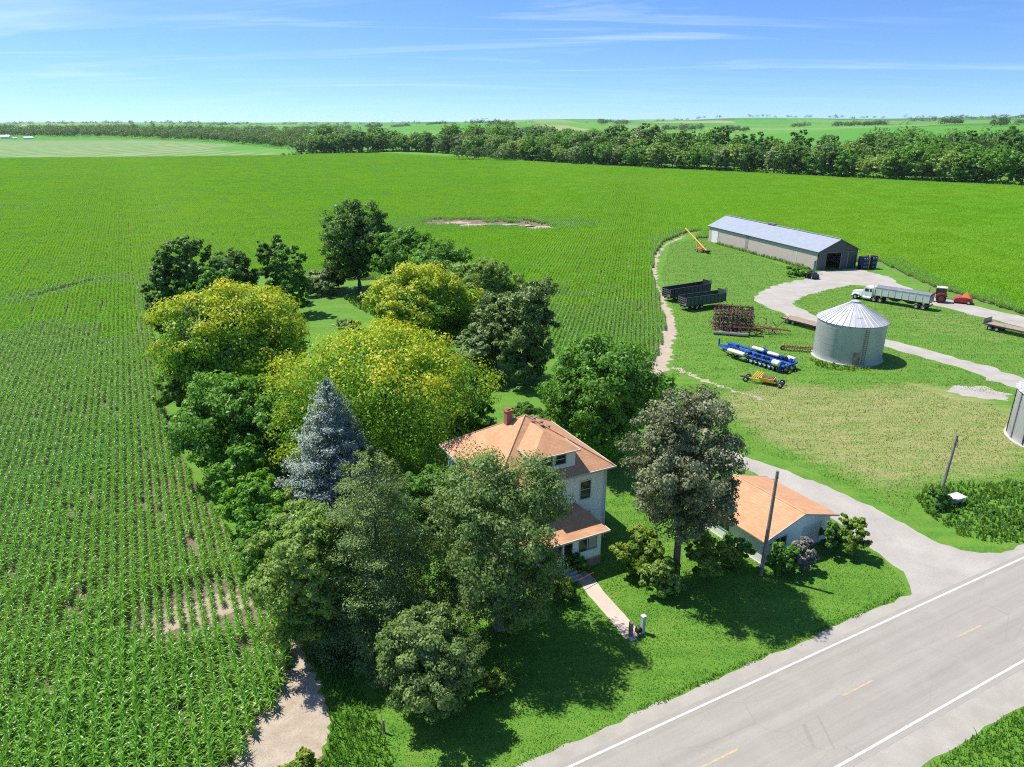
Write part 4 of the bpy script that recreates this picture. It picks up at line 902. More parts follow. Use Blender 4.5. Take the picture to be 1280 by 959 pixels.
# ------------------------------------------------------------------ farmhouse (local x along the road, y away from it)
HC = np.array([1.144, 57.49, 0.0])
house = thing('farmhouse', 'white two storey farmhouse with orange shingle pyramid roof and front porch', 'house', HC, YAW)
HW, HD, EZ, FZ = 5.3, 4.95, 7.35, .85
m_gutter = M('faded_gutter', (.46, .42, .37), .55, var=.15)
def wall_with_holes(mb, p0, ax, out, width, z0, z1, holes, th=.22, mi=0):
    """wall slab split round its openings; holes are (x0, x1, z0, z1)"""
    xs = sorted({0, width, *[h[0] for h in holes], *[h[1] for h in holes]}); zs = sorted({z0, z1, *[h[2] for h in holes], *[h[3] for h in holes]})
    ax, out, p0 = np.array(ax, float), np.array(out, float), np.array(p0, float)
    for i in range(len(xs) - 1):
        run = None
        for j in range(len(zs) - 1):
            cx_, cz_ = (xs[i] + xs[i + 1]) / 2, (zs[j] + zs[j + 1]) / 2
            if any(h[0] < cx_ < h[1] and h[2] < cz_ < h[3] for h in holes): continue
            mb.extr([(xs[i], zs[j]), (xs[i + 1], zs[j]), (xs[i + 1], zs[j + 1]), (xs[i], zs[j + 1])], p0, ax, (0, 0, 1), -out, th, mi)
def window(parent, p0, ax, out, x0, x1, z0, z1, curtain=False, sash=2, name='window'):
    ax, out, p0 = np.array(ax, float), np.array(out, float), np.array(p0, float); t = .09; fr = MB()
    def slab(mb, a0, a1, b0, b1, d0, dd): mb.extr([(a0, b0), (a1, b0), (a1, b1), (a0, b1)], p0 + out * d0, ax, (0, 0, 1), -out, dd)
    slab(fr, x0 - t, x1 + t, z1, z1 + t * 1.3, .045, .10); slab(fr, x0 - t, x1 + t, z0 - t, z0, .07, .12); slab(fr, x0 - t, x0, z0, z1, .04, .10); slab(fr, x1, x1 + t, z0, z1, .04, .10)
    w = fr.build(name, m_trim, parent); g = MB(); slab(g, x0, x1, z0, z1, -.08, .02); g.build('pane', m_glass, w)
    s = MB(); zm_ = (z0 + z1) / 2
    if sash == 2: slab(s, x0, x1, zm_ - .025, zm_ + .025, -.05, .025)
    else: xm = (x0 + x1) / 2; slab(s, xm - .03, xm + .03, z0, z1, -.05, .025)
    s.build('sash_bar', m_trim, w)
    if curtain: c = MB(); slab(c, x1 - (x1 - x0) * .42, x1, z0, z1, -.07, .006); c.build('curtain', m_curtain, w)
    return w
wl_ = MB()
FRONT = ((-HW, -HD, 0), (1, 0, 0), (0, -1, 0)); SIDE = ((-HW, HD, 0), (0, -1, 0), (-1, 0, 0)); RSIDE = ((HW, -HD, 0), (0, 1, 0), (1, 0, 0)); BACK = ((HW, HD, 0), (-1, 0, 0), (0, 1, 0))
wins = {'f': [(8.1, 9.15, 4.65, 6.35), (1.6, 2.65, 4.65, 6.35), (7.9, 9.2, 1.7, 3.3)], 's': [(1.4, 2.4, 4.65, 6.3), (4.6, 5.4, 4.9, 6.2), (7.4, 8.4, 4.65, 6.3), (1.4, 2.6, 1.7, 3.3), (7.2, 8.4, 1.7, 3.3)], 'r': [(1.5, 2.5, 4.65, 6.3), (7.0, 8.0, 4.65, 6.3), (4.2, 5.6, 1.7, 3.3)], 'b': [(2, 3, 4.65, 6.3), (7, 8, 4.65, 6.3)]}
for (p0, ax, out), key, wd_ in ((FRONT, 'f', 2 * HW), (SIDE, 's', 2 * HD), (RSIDE, 'r', 2 * HD), (BACK, 'b', 2 * HW)):
    inset = .222 if key in 'sr' else 0
    wall_with_holes(wl_, np.array(p0, float) + np.array(ax) * inset, ax, out, wd_ - 2 * inset, FZ, EZ, [(a - inset, b - inset, c, d) for a, b, c, d in wins[key]])
wl_.build('wall', m_siding, house)
for (p0, ax, out), key in ((FRONT, 'f'), (SIDE, 's'), (RSIDE, 'r'), (BACK, 'b')):
    for q, w in enumerate(wins[key]): window(house, p0, ax, out, *w, curtain=(key == 'f' and q == 2))
fb = MB(); fb.box((0, 0, FZ / 2 - .05), (2 * HW + .06, 2 * HD + .06, FZ + .1)); fb.build('foundation', m_found, house)
cbd = MB()
for sx in (-1, 1):
    for sy in (-1, 1): cbd.box((sx * (HW + .012), sy * (HD + .012), (FZ + EZ) / 2), (.16, .16, EZ - FZ - .01))
cbd.build('corner_board', m_trim, house)
AP = 11.32; EX, EY, OZ = 5.92, 5.5, 7.5
rf = MB(); rf.add([(-EX, -EY, OZ), (EX, -EY, OZ), (EX, EY, OZ), (-EX, EY, OZ), (0, 0, AP)], [(0, 1, 4), (1, 2, 4), (2, 3, 4), (3, 0, 4)]); rf.add([(-EX, -EY, OZ - .02), (EX, -EY, OZ - .02), (EX, EY, OZ - .02), (-EX, EY, OZ - .02)], [(3, 2, 1, 0)])
roof = rf.build('roof', m_shingle, house, fix=False)
for k, (a, b) in enumerate((((-EX, -EY), (EX, -EY)), ((EX, -EY), (EX, EY)), ((EX, EY), (-EX, EY)), ((-EX, EY), (-EX, -EY)))): pass
fa = MB()
fa.box((0, -EY - .06, OZ - .10), (2 * EX + .24, .12, .16)); fa.box((0, EY + .06, OZ - .10), (2 * EX + .24, .12, .16)); fa.box((-EX - .06, 0, OZ - .10), (.12, 2 * EY - .004, .16)); fa.box((EX + .06, 0, OZ - .10), (.12, 2 * EY - .004, .16)); fa.build('gutter', m_gutter, roof)
hipm = M('hip_cap', (.50, .29, .17), .9)
hc = MB()
for cx_, cy_ in ((-EX, -EY), (EX, -EY), (EX, EY), (-EX, EY)): hc.tube([(cx_, cy_, OZ + .01), (0, 0, AP + .01)], .07, 5)
hc.build('hip_cap', hipm, roof)
def roof_z(x, y): return AP - (AP - OZ) * max(abs(x) / EX, abs(y) / EY)
ch = MB(); ch.box((-1.2, .9, 10.75), (.58, .58, 1.7)); ch.box((-1.2, .9, 11.66), (.70, .70, .12)); ch.box((-1.2, .9, 11.77), (.32, .32, .14)); ch.build('chimney', m_brick, roof)
for vx, vy in ((.9, .0), (1.5, -.25), (1.05, -1.2), (1.75, -1.1), (.35, -.75)):
    v = MB(); z = roof_z(vx, vy); v.box((vx, vy, z + .07), (.24, .24, .2)); v.box((vx, vy, z + .185), (.32, .32, .03)); v.build('roof_vent', M('roof_vent_metal', (.22, .13, .09), .6), roof)
dn = thing('dormer', None, None, (0, 0, 0)); dn.parent = house
DX0, DX1, DY, DZ = -1.8, 2.3, -4.75, 9.58
zc_ = roof_z(0, DY) - .3
db = MB(); wall_with_holes(db, (DX0, DY, 0), (1, 0, 0), (0, -1, 0), DX1 - DX0, zc_, DZ, [(.75, 1.85, 8.45, 9.32), (2.05, 3.15, 8.45, 9.32)], .16)
db.extr([(0, zc_), (2.6, DZ), (0, DZ)], (DX0, DY + .165, 0), (0, 1, 0), (0, 0, 1), (1, 0, 0), .14); db.extr([(0, zc_), (2.6, DZ), (0, DZ)], (DX1 - .14, DY + .165, 0), (0, 1, 0), (0, 0, 1), (1, 0, 0), .14)
db.build('cheek_wall', m_siding, dn)
for a, b in ((.75, 1.85), (2.05, 3.15)): window(dn, (DX0, DY, 0), (1, 0, 0), (0, -1, 0), a, b, 8.45, 9.32)
dr = MB(); e = .28; xm = (DX0 + DX1) / 2; ridge_z = 10.9; yb = -EY * (AP - ridge_z) / (AP - OZ); ye = -EY * (AP - DZ) / (AP - OZ)
dr.add([(DX0 - e, DY - e, DZ), (DX1 + e, DY - e, DZ), (DX1 + e, ye + .25, DZ), (DX0 - e, ye + .25, DZ), (xm, DY + 1.9, ridge_z), (xm, yb + .25, ridge_z)], [(0, 1, 4), (1, 2, 5, 4), (3, 0, 4, 5)]); dr.add([(DX0 - e, DY - e, DZ - .05), (DX1 + e, DY - e, DZ - .05), (DX1 + e, ye + .2, DZ - .05), (DX0 - e, ye + .2, DZ - .05)], [(0, 3, 2, 1)])
dr.build('dormer_roof', m_shingle, dn, fix=False)
df = MB(); df.box((xm, DY - e - .04, DZ - .05), (DX1 - DX0 + 2 * e + .12, .08, .12)); df.box((DX0 - e - .04, (DY - e + ye) / 2, DZ - .05), (.08, ye - DY + e - .01, .12)); df.box((DX1 + e + .04, (DY - e + ye) / 2, DZ - .05), (.08, ye - DY + e - .01, .12)); df.build('gutter', m_gutter, dn)
# porch
PX0, PX1, PY0, PY1 = -4.3, 3.0, -8.1, -HD - .004
pf = MB(); pf.box(((PX0 + PX1) / 2, (PY0 + PY1) / 2, .40), (PX1 - PX0 + .04, PY1 - PY0 - .01, .80)); pf.build('porch_base', m_found, house)
pd = MB(); pd.box(((PX0 + PX1) / 2, (PY0 + PY1) / 2, .85), (PX1 - PX0 + .16, PY1 - PY0 - .012, .10)); pd.build('porch_floor', m_conc, house)
pw = MB(); wall_with_holes(pw, (.35, PY0 + .02, 0), (1, 0, 0), (0, -1, 0), PX1 - .35, .905, 3.32, [(.42, 2.22, 1.75, 3.05)], .14); wall_with_holes(pw, (PX1, PY0 + .165, 0), (0, 1, 0), (1, 0, 0), PY1 - PY0 - .17, .905, 3.32, [(.5, 2.4, 1.75, 3.05)], .14)
wall_with_holes(pw, (PX0, PY0 + .02, 0), (1, 0, 0), (0, -1, 0), .35 - PX0 - 1.15, .905, 1.75, [], .14)
pw.build('porch_wall', m_siding, house)
window(house, (.35, PY0 + .02, 0), (1, 0, 0), (0, -1, 0), .42, 2.22, 1.75, 3.05, curtain=True, sash=1); window(house, (PX1, PY0 + .165, 0), (0, 1, 0), (1, 0, 0), .5, 2.4, 1.75, 3.05, sash=1)
for cx_ in (PX0 + .1, -.72, .27): c = MB(); c.box((cx_, PY0 + .10, 2.1 if cx_ < .2 else 2.11), (.16, .17, 2.4)); c.build('porch_post', m_trim, house)
rp = MB(); a0, a1 = PX0 - .45, PX1 + .45; yf = PY0 - .45; zt, ze = 4.55, 3.45
rp.add([(a0, yf, ze), (a1, yf, ze), (a1, PY1, ze), (a0, PY1, ze), (a0 + 1.2, PY1, zt), (a1 - 1.2, PY1, zt)], [(0, 1, 5, 4), (1, 2, 5), (3, 0, 4)]); rp.add([(a0, yf, ze - .06), (a1, yf, ze - .06), (a1, PY1, ze - .06), (a0, PY1, ze - .06)], [(3, 2, 1, 0)]); pr_ = rp.build('porch_roof', m_shingle, house, fix=False)
fg = MB(); fg.box(((a0 + a1) / 2, yf - .05, ze - .08), (a1 - a0 + .2, .1, .16)); fg.box((a0 - .05, (yf + PY1) / 2, ze - .08), (.1, PY1 - yf - .01, .16)); fg.box((a1 + .05, (yf + PY1) / 2, ze - .08), (.1, PY1 - yf - .01, .16)); fg.build('gutter', m_gutter, pr_)
dd_ = MB(); dd_.box((-.25, -HD - .03, 1.95), (.95, .06, 2.05)); dor = dd_.build('door', M('front_door', (.06, .07, .075), .5), house); hn = MB(); hn.box((.1, -HD - .085, 1.95), (.05, .05, .12)); hn.build('handle', m_greymetal, dor)
stp = MB()
for k in range(4): stp.box((-.25, PY0 - .18 - .30 * k, .36 - .17 * k + .18 - .03), (1.5, .305, .74 - .34 * k - .0 if k == 0 else max(.1, .72 - .17 * k)))
stp = MB()
for k in range(4): hgt_ = .68 - .17 * k; stp.box((-.25, PY0 - .19 - .30 * k, hgt_ / 2), (1.5, .30, hgt_))
stp.build('porch_steps', m_conc, house)
dwn = MB(); dwn.tube([(HW + .10, -HD - .10, OZ - .15), (HW + .10, -HD - .10, .2)], .05, 6); dwn.build('downpipe', m_trim, house)
# handrail at the walk
hr = thing('step_railing', 'short rusty pipe handrail beside the low step of the front walk', 'railing', at(724, 736), YAW - R(8))
pp = MB(); pp.tube([(0, 0, 0), (0, 0, .85)], .03, 6); pp.build('post', m_rustbrown, hr); pp = MB(); pp.tube([(1.5, .55, 0), (1.5, .55, .85)], .03, 6); pp.build('post', m_rustbrown, hr); pp = MB(); pp.tube([(0, 0, .84), (1.5, .55, .84)], .028, 6); pp.build('rail', m_rust, hr)

# ------------------------------------------------------------------ garage
GC = np.array([25.13, 53.13, 0]); GYAW = YAW + R(1.5)
gar = thing('garage', 'low white garage with orange gabled shingle roof beside the driveway', 'garage', GC, GYAW)
GW, GD, GE, GP = 4.15, 7.3, 2.6, 4.0
gw = MB(); gh = [(1.35, 2.75, 1.1, 2.1), (4.7, 7.2, .06, 2.2)]
wall_with_holes(gw, (-GW, .45, 0), (1, 0, 0), (0, -1, 0), 2 * GW, .05, GE, gh, .16)
gw.extr([(0, GE + .002), (2 * GW, GE + .002), (GW, GE + (GP - GE) * GW / 4.65)], (-GW, .45, 0), (1, 0, 0), (0, 0, 1), (0, 1, 0), .16)
wall_with_holes(gw, (-GW, .45 + GD, 0), (0, -1, 0), (-1, 0, 0), GD - .165, .05, GE, [(2.2, 3.4, 1.1, 2.0)], .16); wall_with_holes(gw, (GW, .615, 0), (0, 1, 0), (1, 0, 0), GD - .165, .05, GE, [], .16)
wall_with_holes(gw, (GW - .165, .45 + GD, 0), (-1, 0, 0), (0, 1, 0), 2 * GW - .33, .05, GE, [], .16)
gw.extr([(0, GE + .002), (2 * GW, GE + .002), (GW, GE + (GP - GE) * GW / 4.65)], (-GW, .45 + GD - .16, 0), (1, 0, 0), (0, 0, 1), (0, 1, 0), .16)
gw.build('wall', m_siding, gar)
window(gar, (-GW, .45, 0), (1, 0, 0), (0, -1, 0), *gh[0], sash=1); window(gar, (-GW, .45 + GD, 0), (0, -1, 0), (-1, 0, 0), 2.2, 3.4, 1.1, 2.0, sash=1)
gd = MB()
for k in range(4): gd.extr([(4.7, .07 + .53 * k), (7.2, .07 + .53 * k), (7.2, .58 + .53 * k), (4.7, .58 + .53 * k)], (-GW, .45 + .05, 0), (1, 0, 0), (0, 0, 1), (0, 1, 0), .05)
gdo = gd.build('garage_door', m_trim, gar); gh_ = MB(); gh_.box((1.8, .47, .75), (.18, .05, .05)); gh_.build('handle', m_darkmetal, gdo)
gr = MB(); ex, y0, y1 = 4.65, 0.0, 8.2
for s in (-1, 1):
    gr.add([(0, y0, GP), (s * ex, y0, GE - .02), (s * ex, y1, GE - .02), (0, y1, GP), (0, y0, GP - .10), (s * ex, y0, GE - .12), (s * ex, y1, GE - .12), (0, y1, GP - .10)], [(0, 3, 2, 1), (4, 5, 6, 7), (0, 1, 5, 4), (3, 7, 6, 2), (1, 2, 6, 5)])
grf = gr.build('roof', m_shingle, gar); gf = MB()
for s in (-1, 1):
    for yy in (y0 - .03, y1 + .03): gf.add([(0, yy - .025, GP + .02), (s * (ex + .03), yy - .025, GE), (s * (ex + .03), yy - .025, GE - .17), (0, yy - .025, GP - .15), (0, yy + .025, GP + .02), (s * (ex + .03), yy + .025, GE), (s * (ex + .03), yy + .025, GE - .17), (0, yy + .025, GP - .15)], [(0, 1, 2, 3), (7, 6, 5, 4), (0, 4, 5, 1), (3, 2, 6, 7), (1, 5, 6, 2)])
gf.build('barge_board', m_gutter, grf)
rcap = MB(); rcap.tube([(0, y0 + .02, GP + .01), (0, y1 - .02, GP + .01)], .07, 5); rcap.build('ridge_cap', hipm, grf)
gb = MB(); gb.box((0, .45 + GD / 2, .02), (2 * GW + .1, GD + .1, .10)); gb.build('slab', m_conc, gar)

# ------------------------------------------------------------------ poles, mailbox posts
def pole(label, base, top_y, lean, light=False):
    b = at(*base); h = height_at(b[1], top_y); root = thing('utility_pole', label, 'pole', b, 0); mb = MB(); mb.tube([(0, 0, 0), (lean * .5, 0, h * .5), (lean, 0, h)], [.17, .15, .12], 10); mb.build('shaft', M('grey_pole_wood', (.235, .215, .19), .9, var=.35, scale=2, bmp=.4), root)
    c = MB(); c.tube([(lean, 0, h), (lean, 0, h + .06)], .14, 8); c.box((lean, -.16, h - .7), (.06, .10, .5)); c.build('pole_cap', m_greymetal, root)
    i_ = MB(); i_.tube([(lean, -.22, h - .5), (lean, -.22, h - .28)], .05, 6); i_.build('insulator', M('brown_insulator', (.1, .05, .03), .3), root)
    for k in range(3): q = MB(); q.tube([(lean * .2, -.165, 1.6 + k * 1.2), (lean * .2, -.165, 2.2 + k * 1.2)], .025, 5); q.build('conduit_strap', m_greymetal, root)
    return root
pole('tall bare grey wooden pole in front of the garage corner', (951, 719), 590, .15)
pole('leaning grey wooden pole standing in weeds in the farmyard', (1172, 630), 545, .35)
b = at(788, 796); mpst = thing('gate_post', 'short brown wooden post left of the end of the front walk', 'post', b, YAW); mb = MB(); mb.box((0, 0, .62), (.24, .24, 1.24)); mb.build('shaft', m_wood, mpst); mb = MB(); mb.box((0, 0, 1.26), (.29, .29, .05)); mb.build('cap', m_wood, mpst); mb = MB(); mb.box((-.05, -.3, .06), (.5, .4, .12)); mb.build('footing', m_conc, mpst)
b = at(803, 791); gp2 = thing('gate_post', 'taller white capped grey post with dark box right of the front walk', 'post', b, YAW)
mb = MB(); mb.box((0, 0, .72), (.26, .26, 1.44)); mb.build('shaft', M('grey_post_paint', (.42, .43, .43), .7, var=.2), gp2); mb = MB(); mb.box((0, 0, 1.49), (.32, .32, .10)); mb.build('cap', m_trim, gp2)
mb = MB(); mb.box((-.42, -.05, .42), (.42, .34, .30)); mb.tube([(-.42, -.22, .57), (-.42, .12, .57)], .19, 10); mb.build('newspaper_box', m_darkmetal, gp2); mb = MB(); mb.box((-.42, -.05, .14), (.09, .09, .28)); mb.build('bracket', m_wood, gp2)
b = at(480, 916); fp = thing('fence_post', 'thin dark wooden stake between the tall grass and the lawn', 'post', b, .3); mb = MB(); mb.tube([(0, 0, 0), (.02, 0, 1.0)], [.08, .065], 7); mb.build('shaft', m_wood, fp); mb = MB(); mb.tube([(.02, 0, 1.0), (.02, 0, 1.03)], .07, 7); mb.build('cap', m_greymetal, fp)
b = at(1194, 629); lid = thing('well_cover', 'pale square well lid lying in the weeds beside the leaning pole', 'cover', b, .4); mb = MB(); mb.box((0, 0, .35), (.9, .9, .7)); mb.build('curb', m_conc, lid); mb = MB(); mb.box((0, 0, .76), (1.5, 1.1, .10)); mb.build('lid', M('pale_lid', (.55, .60, .62), .6), lid)
b = at(434, 409); bench = thing('garden_bench', 'small grey garden bench with pale path boards at the back lawn', 'bench', b, .5); mb = MB(); mb.box((0, 0, .45), (1.8, .5, .06)); mb.build('seat', m_wood, bench); mb = MB(); mb.box((0, .26, .8), (1.8, .06, .5)); mb.build('backrest', m_wood, bench)
for sx in (-.8, .8): mb = MB(); mb.box((sx, 0, .21), (.1, .45, .42)); mb.build('leg', m_wood, bench)
b = at(424, 409); edgeb = thing('timber_edging', 'pale timber edging beam lying across the back lawn', 'timber', b, R(-30)); mb = MB(); mb.box((0, 0, .12), (3.4, .24, .24)); mb.build('beam', M('pale_timber', (.5, .45, .38), .9), edgeb)
for sx in (-1.4, 1.4): mb = MB(); mb.box((sx, .16, .2), (.08, .08, .4)); mb.build('stake', m_wood, edgeb)

# ------------------------------------------------------------------ grain bins
def grain_bin(label, c, r, eave, peak, door_az, stiff=False, group='round steel grain bins'):
    root = thing('grain_bin', label, 'grain bin', (c[0], c[1], 0), 0, group); n = 96
    wv, wf = [], []; zs = []
    k = int(eave / .85)
    for i in range(k + 1): zs += [(.12 + (eave - .12) * i / k, r - .012), (.12 + (eave - .12) * i / k + .05, r + .012)] if 0 < i < k else [(.12 + (eave - .12) * i / k, r)]
    for z, rr in zs:
        for q in range(n): wv.append((rr * math.cos(2 * math.pi * q / n), rr * math.sin(2 * math.pi * q / n), z))
    for i in range(len(zs) - 1):
        for q in range(n): wf.append((i * n + q, i * n + (q + 1) % n, (i + 1) * n + (q + 1) % n, (i + 1) * n + q))
    mb = MB(); mb.add(wv, wf); mb.build('wall', m_bin, root, smooth=True)
    rfm = MB(); m = 36; R1 = r + .16
    for q in range(m):
        a0, a1 = 2 * math.pi * q / m, 2 * math.pi * (q + 1) / m; rc = .55
        rfm.add([(R1 * math.cos(a0), R1 * math.sin(a0), eave - .05), (R1 * math.cos(a1), R1 * math.sin(a1), eave - .05), (rc * math.cos(a1), rc * math.sin(a1), peak - .05), (rc * math.cos(a0), rc * math.sin(a0), peak - .05)], [(0, 1, 2, 3)])
    rr_ = rfm.build('roof', m_binroof, root, fix=False); rb = MB()
    for q in range(m): a0 = 2 * math.pi * q / m; rb.tube([((R1 + .02) * math.cos(a0), (R1 + .02) * math.sin(a0), eave - .02), (.55 * math.cos(a0), .55 * math.sin(a0), peak - .02)], [.055, .03], 4)
    rb.build('roof_rib', m_binroof, rr_); cp = MB(); cp.tube([(0, 0, peak - .12), (0, 0, peak + .12), (0, 0, peak + .3)], [.72, .72, .12], 20); cp.build('roof_cap', m_binroof, rr_)
    er = MB(); er.tube([(0, 0, eave - .16), (0, 0, eave - .055)], r + .05, 64); er.build('eave_ring', m_greymetal, root)
    bs = MB(); bs.tube([(0, 0, 0), (0, 0, .12)], r + .25, 64); bs.build('base_pad', m_conc, root)
    ca, sa = math.cos(door_az), math.sin(door_az); p = np.array([ca, sa, 0]); t = np.array([-sa, ca, 0])
    dm = MB(); dm.box((ca * (r + .03), sa * (r + .03), 1.2), (.10, .95, 1.9), door_az); d_ = dm.build('door', M('rusty_bin_door', (.33, .22, .17), .8, var=.4, scale=2, dirt=(.2, .09, .05)), root); hm = MB(); hm.box(tuple(p * (r + .11) + t * .3 + np.array([0, 0, 1.2])), (.08, .08, .22), door_az); hm.build('handle', m_darkmetal, d_)
    ld = MB(); off = t * .95
    for s in (-.22, .22): ld.tube([p * (r + .17) + off + t * s + np.array([0, 0, .3]), p * (r + .17) + off + t * s + np.array([0, 0, eave + .1])], .03, 5)
    for k in range(int(eave / .32)): ld.tube([p * (r + .17) + off - t * .22 + np.array([0, 0, .4 + k * .32]), p * (r + .17) + off + t * .22 + np.array([0, 0, .4 + k * .32])], .022, 4)
    ld.build('ladder', m_rustbrown if not stiff else m_greymetal, root)
    sh = MB(); tilt_ = (eave - peak) / r; mid = p * r * .62; zc2 = peak - (peak - eave) * .62; sh.box((mid[0], mid[1], zc2 + .10), (.8, .7, .12), door_az, tilt=math.atan2(peak - eave, r)); sh.build('roof_hatch', m_binroof, rr_)
    if stiff:
        for q in range(18): a0 = 2 * math.pi * (q + .5) / 18; st = MB(); st.box(((r + .045) * math.cos(a0), (r + .045) * math.sin(a0), eave / 2 + .05), (.09, .13, eave - .4), a0); st.build('stiffener', m_darkmetal if q % 2 else m_greymetal, root)
    return root
grain_bin('weathered galvanised grain bin with ribbed conical roof, standing whole in the yard', (53.9, 108.9), 5.1, 6.25, 9.0, R(-100))
grain_bin('clean grain bin with dark wall stiffeners, cut off by the right edge', (65.0, 76.0), 5.7, 6.0, 9.0, R(-70), True)

# ------------------------------------------------------------------ long shed
shed = thing('machine_shed', 'long beige tin shed with grey roof and dark open gable end', 'shed', (*SH_F, 0), SA)
EH, PH = 4.75, 7.5; w2 = SHW / 2
sw = MB(); wall_with_holes(sw, (0, SHL, 0), (0, -1, 0), (-1, 0, 0), SHL - .21, 0, EH, [(2.0, 5.2, 0, 3.4)], .2); wall_with_holes(sw, (SHW, .21, 0), (0, 1, 0), (1, 0, 0), SHL - .21, 0, EH, [], .2); wall_with_holes(sw, (SHW - .205, SHL, 0), (-1, 0, 0), (0, 1, 0), SHW - .41, 0, EH, [], .2)
sw.extr([(0, EH + .002), (SHW, EH + .002), (w2, PH)], (0, SHL - .2, 0), (1, 0, 0), (0, 0, 1), (0, 1, 0), .2); sw.build('wall', m_shed_wall, shed)
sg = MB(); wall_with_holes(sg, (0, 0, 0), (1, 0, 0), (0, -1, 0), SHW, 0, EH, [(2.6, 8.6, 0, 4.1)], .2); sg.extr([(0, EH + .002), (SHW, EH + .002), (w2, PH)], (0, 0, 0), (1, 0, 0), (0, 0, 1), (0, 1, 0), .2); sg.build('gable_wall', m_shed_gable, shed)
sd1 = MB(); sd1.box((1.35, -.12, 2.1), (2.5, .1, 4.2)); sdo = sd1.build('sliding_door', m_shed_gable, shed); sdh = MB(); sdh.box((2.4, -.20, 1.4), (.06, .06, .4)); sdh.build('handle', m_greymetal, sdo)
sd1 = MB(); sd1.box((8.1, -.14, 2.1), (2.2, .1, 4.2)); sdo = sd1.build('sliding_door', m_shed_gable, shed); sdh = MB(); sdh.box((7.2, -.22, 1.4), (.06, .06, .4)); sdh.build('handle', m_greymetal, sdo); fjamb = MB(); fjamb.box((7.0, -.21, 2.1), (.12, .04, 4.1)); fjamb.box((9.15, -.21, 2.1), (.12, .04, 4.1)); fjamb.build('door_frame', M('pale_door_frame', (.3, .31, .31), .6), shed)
trk = MB(); trk.box((5.6, -.10, 4.32), (11, .14, .14)); trk.build('door_track', m_greymetal, shed)
sroof = MB()
for s in (-1, 1):
    xe = w2 + s * (w2 + .45); ze_ = EH - .45 * (PH - EH) / w2 + .06; sroof.add([(w2, -.5, PH + .06), (xe, -.5, ze_), (xe, SHL + .5, ze_), (w2, SHL + .5, PH + .06), (w2, -.5, PH + .14), (xe, -.5, ze_ + .08), (xe, SHL + .5, ze_ + .08), (w2, SHL + .5, PH + .14)], [(0, 1, 2, 3), (4, 7, 6, 5), (0, 4, 5, 1), (3, 2, 6, 7), (1, 5, 6, 2)])
srf = sroof.build('roof', m_shed_roof, shed)
rv = MB(); rv.box((w2, SHL * .5, PH + .22), (.5, SHL + .9, .12)); rv.build('ridge_cap', m_shed_roof, srf); rv = MB(); rv.box((w2, SHL * .55, PH + .45), (.9, 3.2, .4)); rv.build('ridge_vent', m_greymetal, srf)
st = MB(); st.box((-.35, SHL / 2, EH - .18), (.12, SHL + .8, .22)); st.build('eave_trim', m_darkmetal, shed)
sdd = MB(); sdd.box((-.06, SHL - 3.6, 1.75), (.12, 3.3, 3.5)); wd_ = sdd.build('side_door', M('white_tin_door', (.66, .65, .62), .6), shed); wdh = MB(); wdh.box((-.15, SHL - 4.9, 1.3), (.06, .06, .3)); wdh.build('handle', m_darkmetal, wd_)
for yy in (8.0, SHL * .60): v = MB(); v.box((-.03, yy, 2.6), (.06, .18 if yy < 10 else 1.3, 4.0 if yy < 10 else 3.4)); v.build('wall_post' if yy < 10 else 'faded_door', M('pale_post', (.62, .60, .57), .7) if yy < 10 else M('grey_door', (.26, .24, .23), .8), shed)

# ------------------------------------------------------------------ farm machinery
def span(a, b):
    A, B = at(*a)[:2], at(*b)[:2]; d = B - A; return A, math.atan2(d[1], d[0]), np.linalg.norm(d)
def wheel(parent, c, r, w, axis=(0, 1, 0), rim=None, name='wheel'):
    t = MB(); t.wheel(c, r, w, axis); wo_ = t.build(name, m_black, parent); q = MB(); q.wheel(c, r * .55, w * 1.06, axis, n=12); q.build('rim', rim or m_rim, wo_); return wo_
# semi tractor and hopper trailer, nose towards the shed
A, az, L = span((1163, 388), (1066, 372)); az_t = az
trailer = thing('hopper_trailer', 'bright aluminium grain trailer with grey tarp behind the white semi', 'trailer', (*A, 0), az); TL = L - 4.8
body = MB(); body.add([(.2, -1.25, 1.55), (TL, -1.25, 1.55), (TL, 1.25, 1.55), (.2, 1.25, 1.55), (.2, -1.28, 3.1), (TL, -1.28, 3.1), (TL, 1.28, 3.1), (.2, 1.28, 3.1)], [(0, 3, 2, 1), (4, 5, 6, 7), (0, 1, 5, 4), (1, 2, 6, 5), (2, 3, 7, 6), (3, 0, 4, 7)])
body.build('body', m_alu, trailer); tp = MB(); tp.extr([(-1.32, 3.105), (1.32, 3.105), (1.30, 3.2), (.6, 3.42), (-.6, 3.42), (-1.30, 3.2)], (.15, 0, 0), (0, 1, 0), (0, 0, 1), (1, 0, 0), TL - .1); tp.build('tarp', m_tarp, trailer)
rb = MB()
for k in range(9): rb.box((.25 + (TL - .1) * k / 8, 0, 2.32), (.09, 2.64, 1.52))
rb.build('side_rib', m_alu, trailer)
for hx in (TL * .36, TL * .64): hp = MB(); hp.add([(hx - 1.9, -1.2, 1.54), (hx + 1.9, -1.2, 1.54), (hx + 1.9, 1.2, 1.54), (hx - 1.9, 1.2, 1.54), (hx - .4, -.4, .7), (hx + .4, -.4, .7), (hx + .4, .4, .7), (hx - .4, .4, .7)], [(0, 1, 2, 3), (4, 7, 6, 5), (0, 4, 5, 1), (1, 5, 6, 2), (2, 6, 7, 3), (3, 7, 4, 0)]); hp.build('hopper', m_darkmetal, trailer)
fr = MB(); fr.box((TL * .5, -.55, 1.42), (TL - .4, .14, .2)); fr.box((TL * .5, .55, 1.42), (TL - .4, .14, .2)); fr.box((.12, 0, 1.0), (.14, 2.4, .22)); fr.build('chassis', m_darkmetal, trailer)
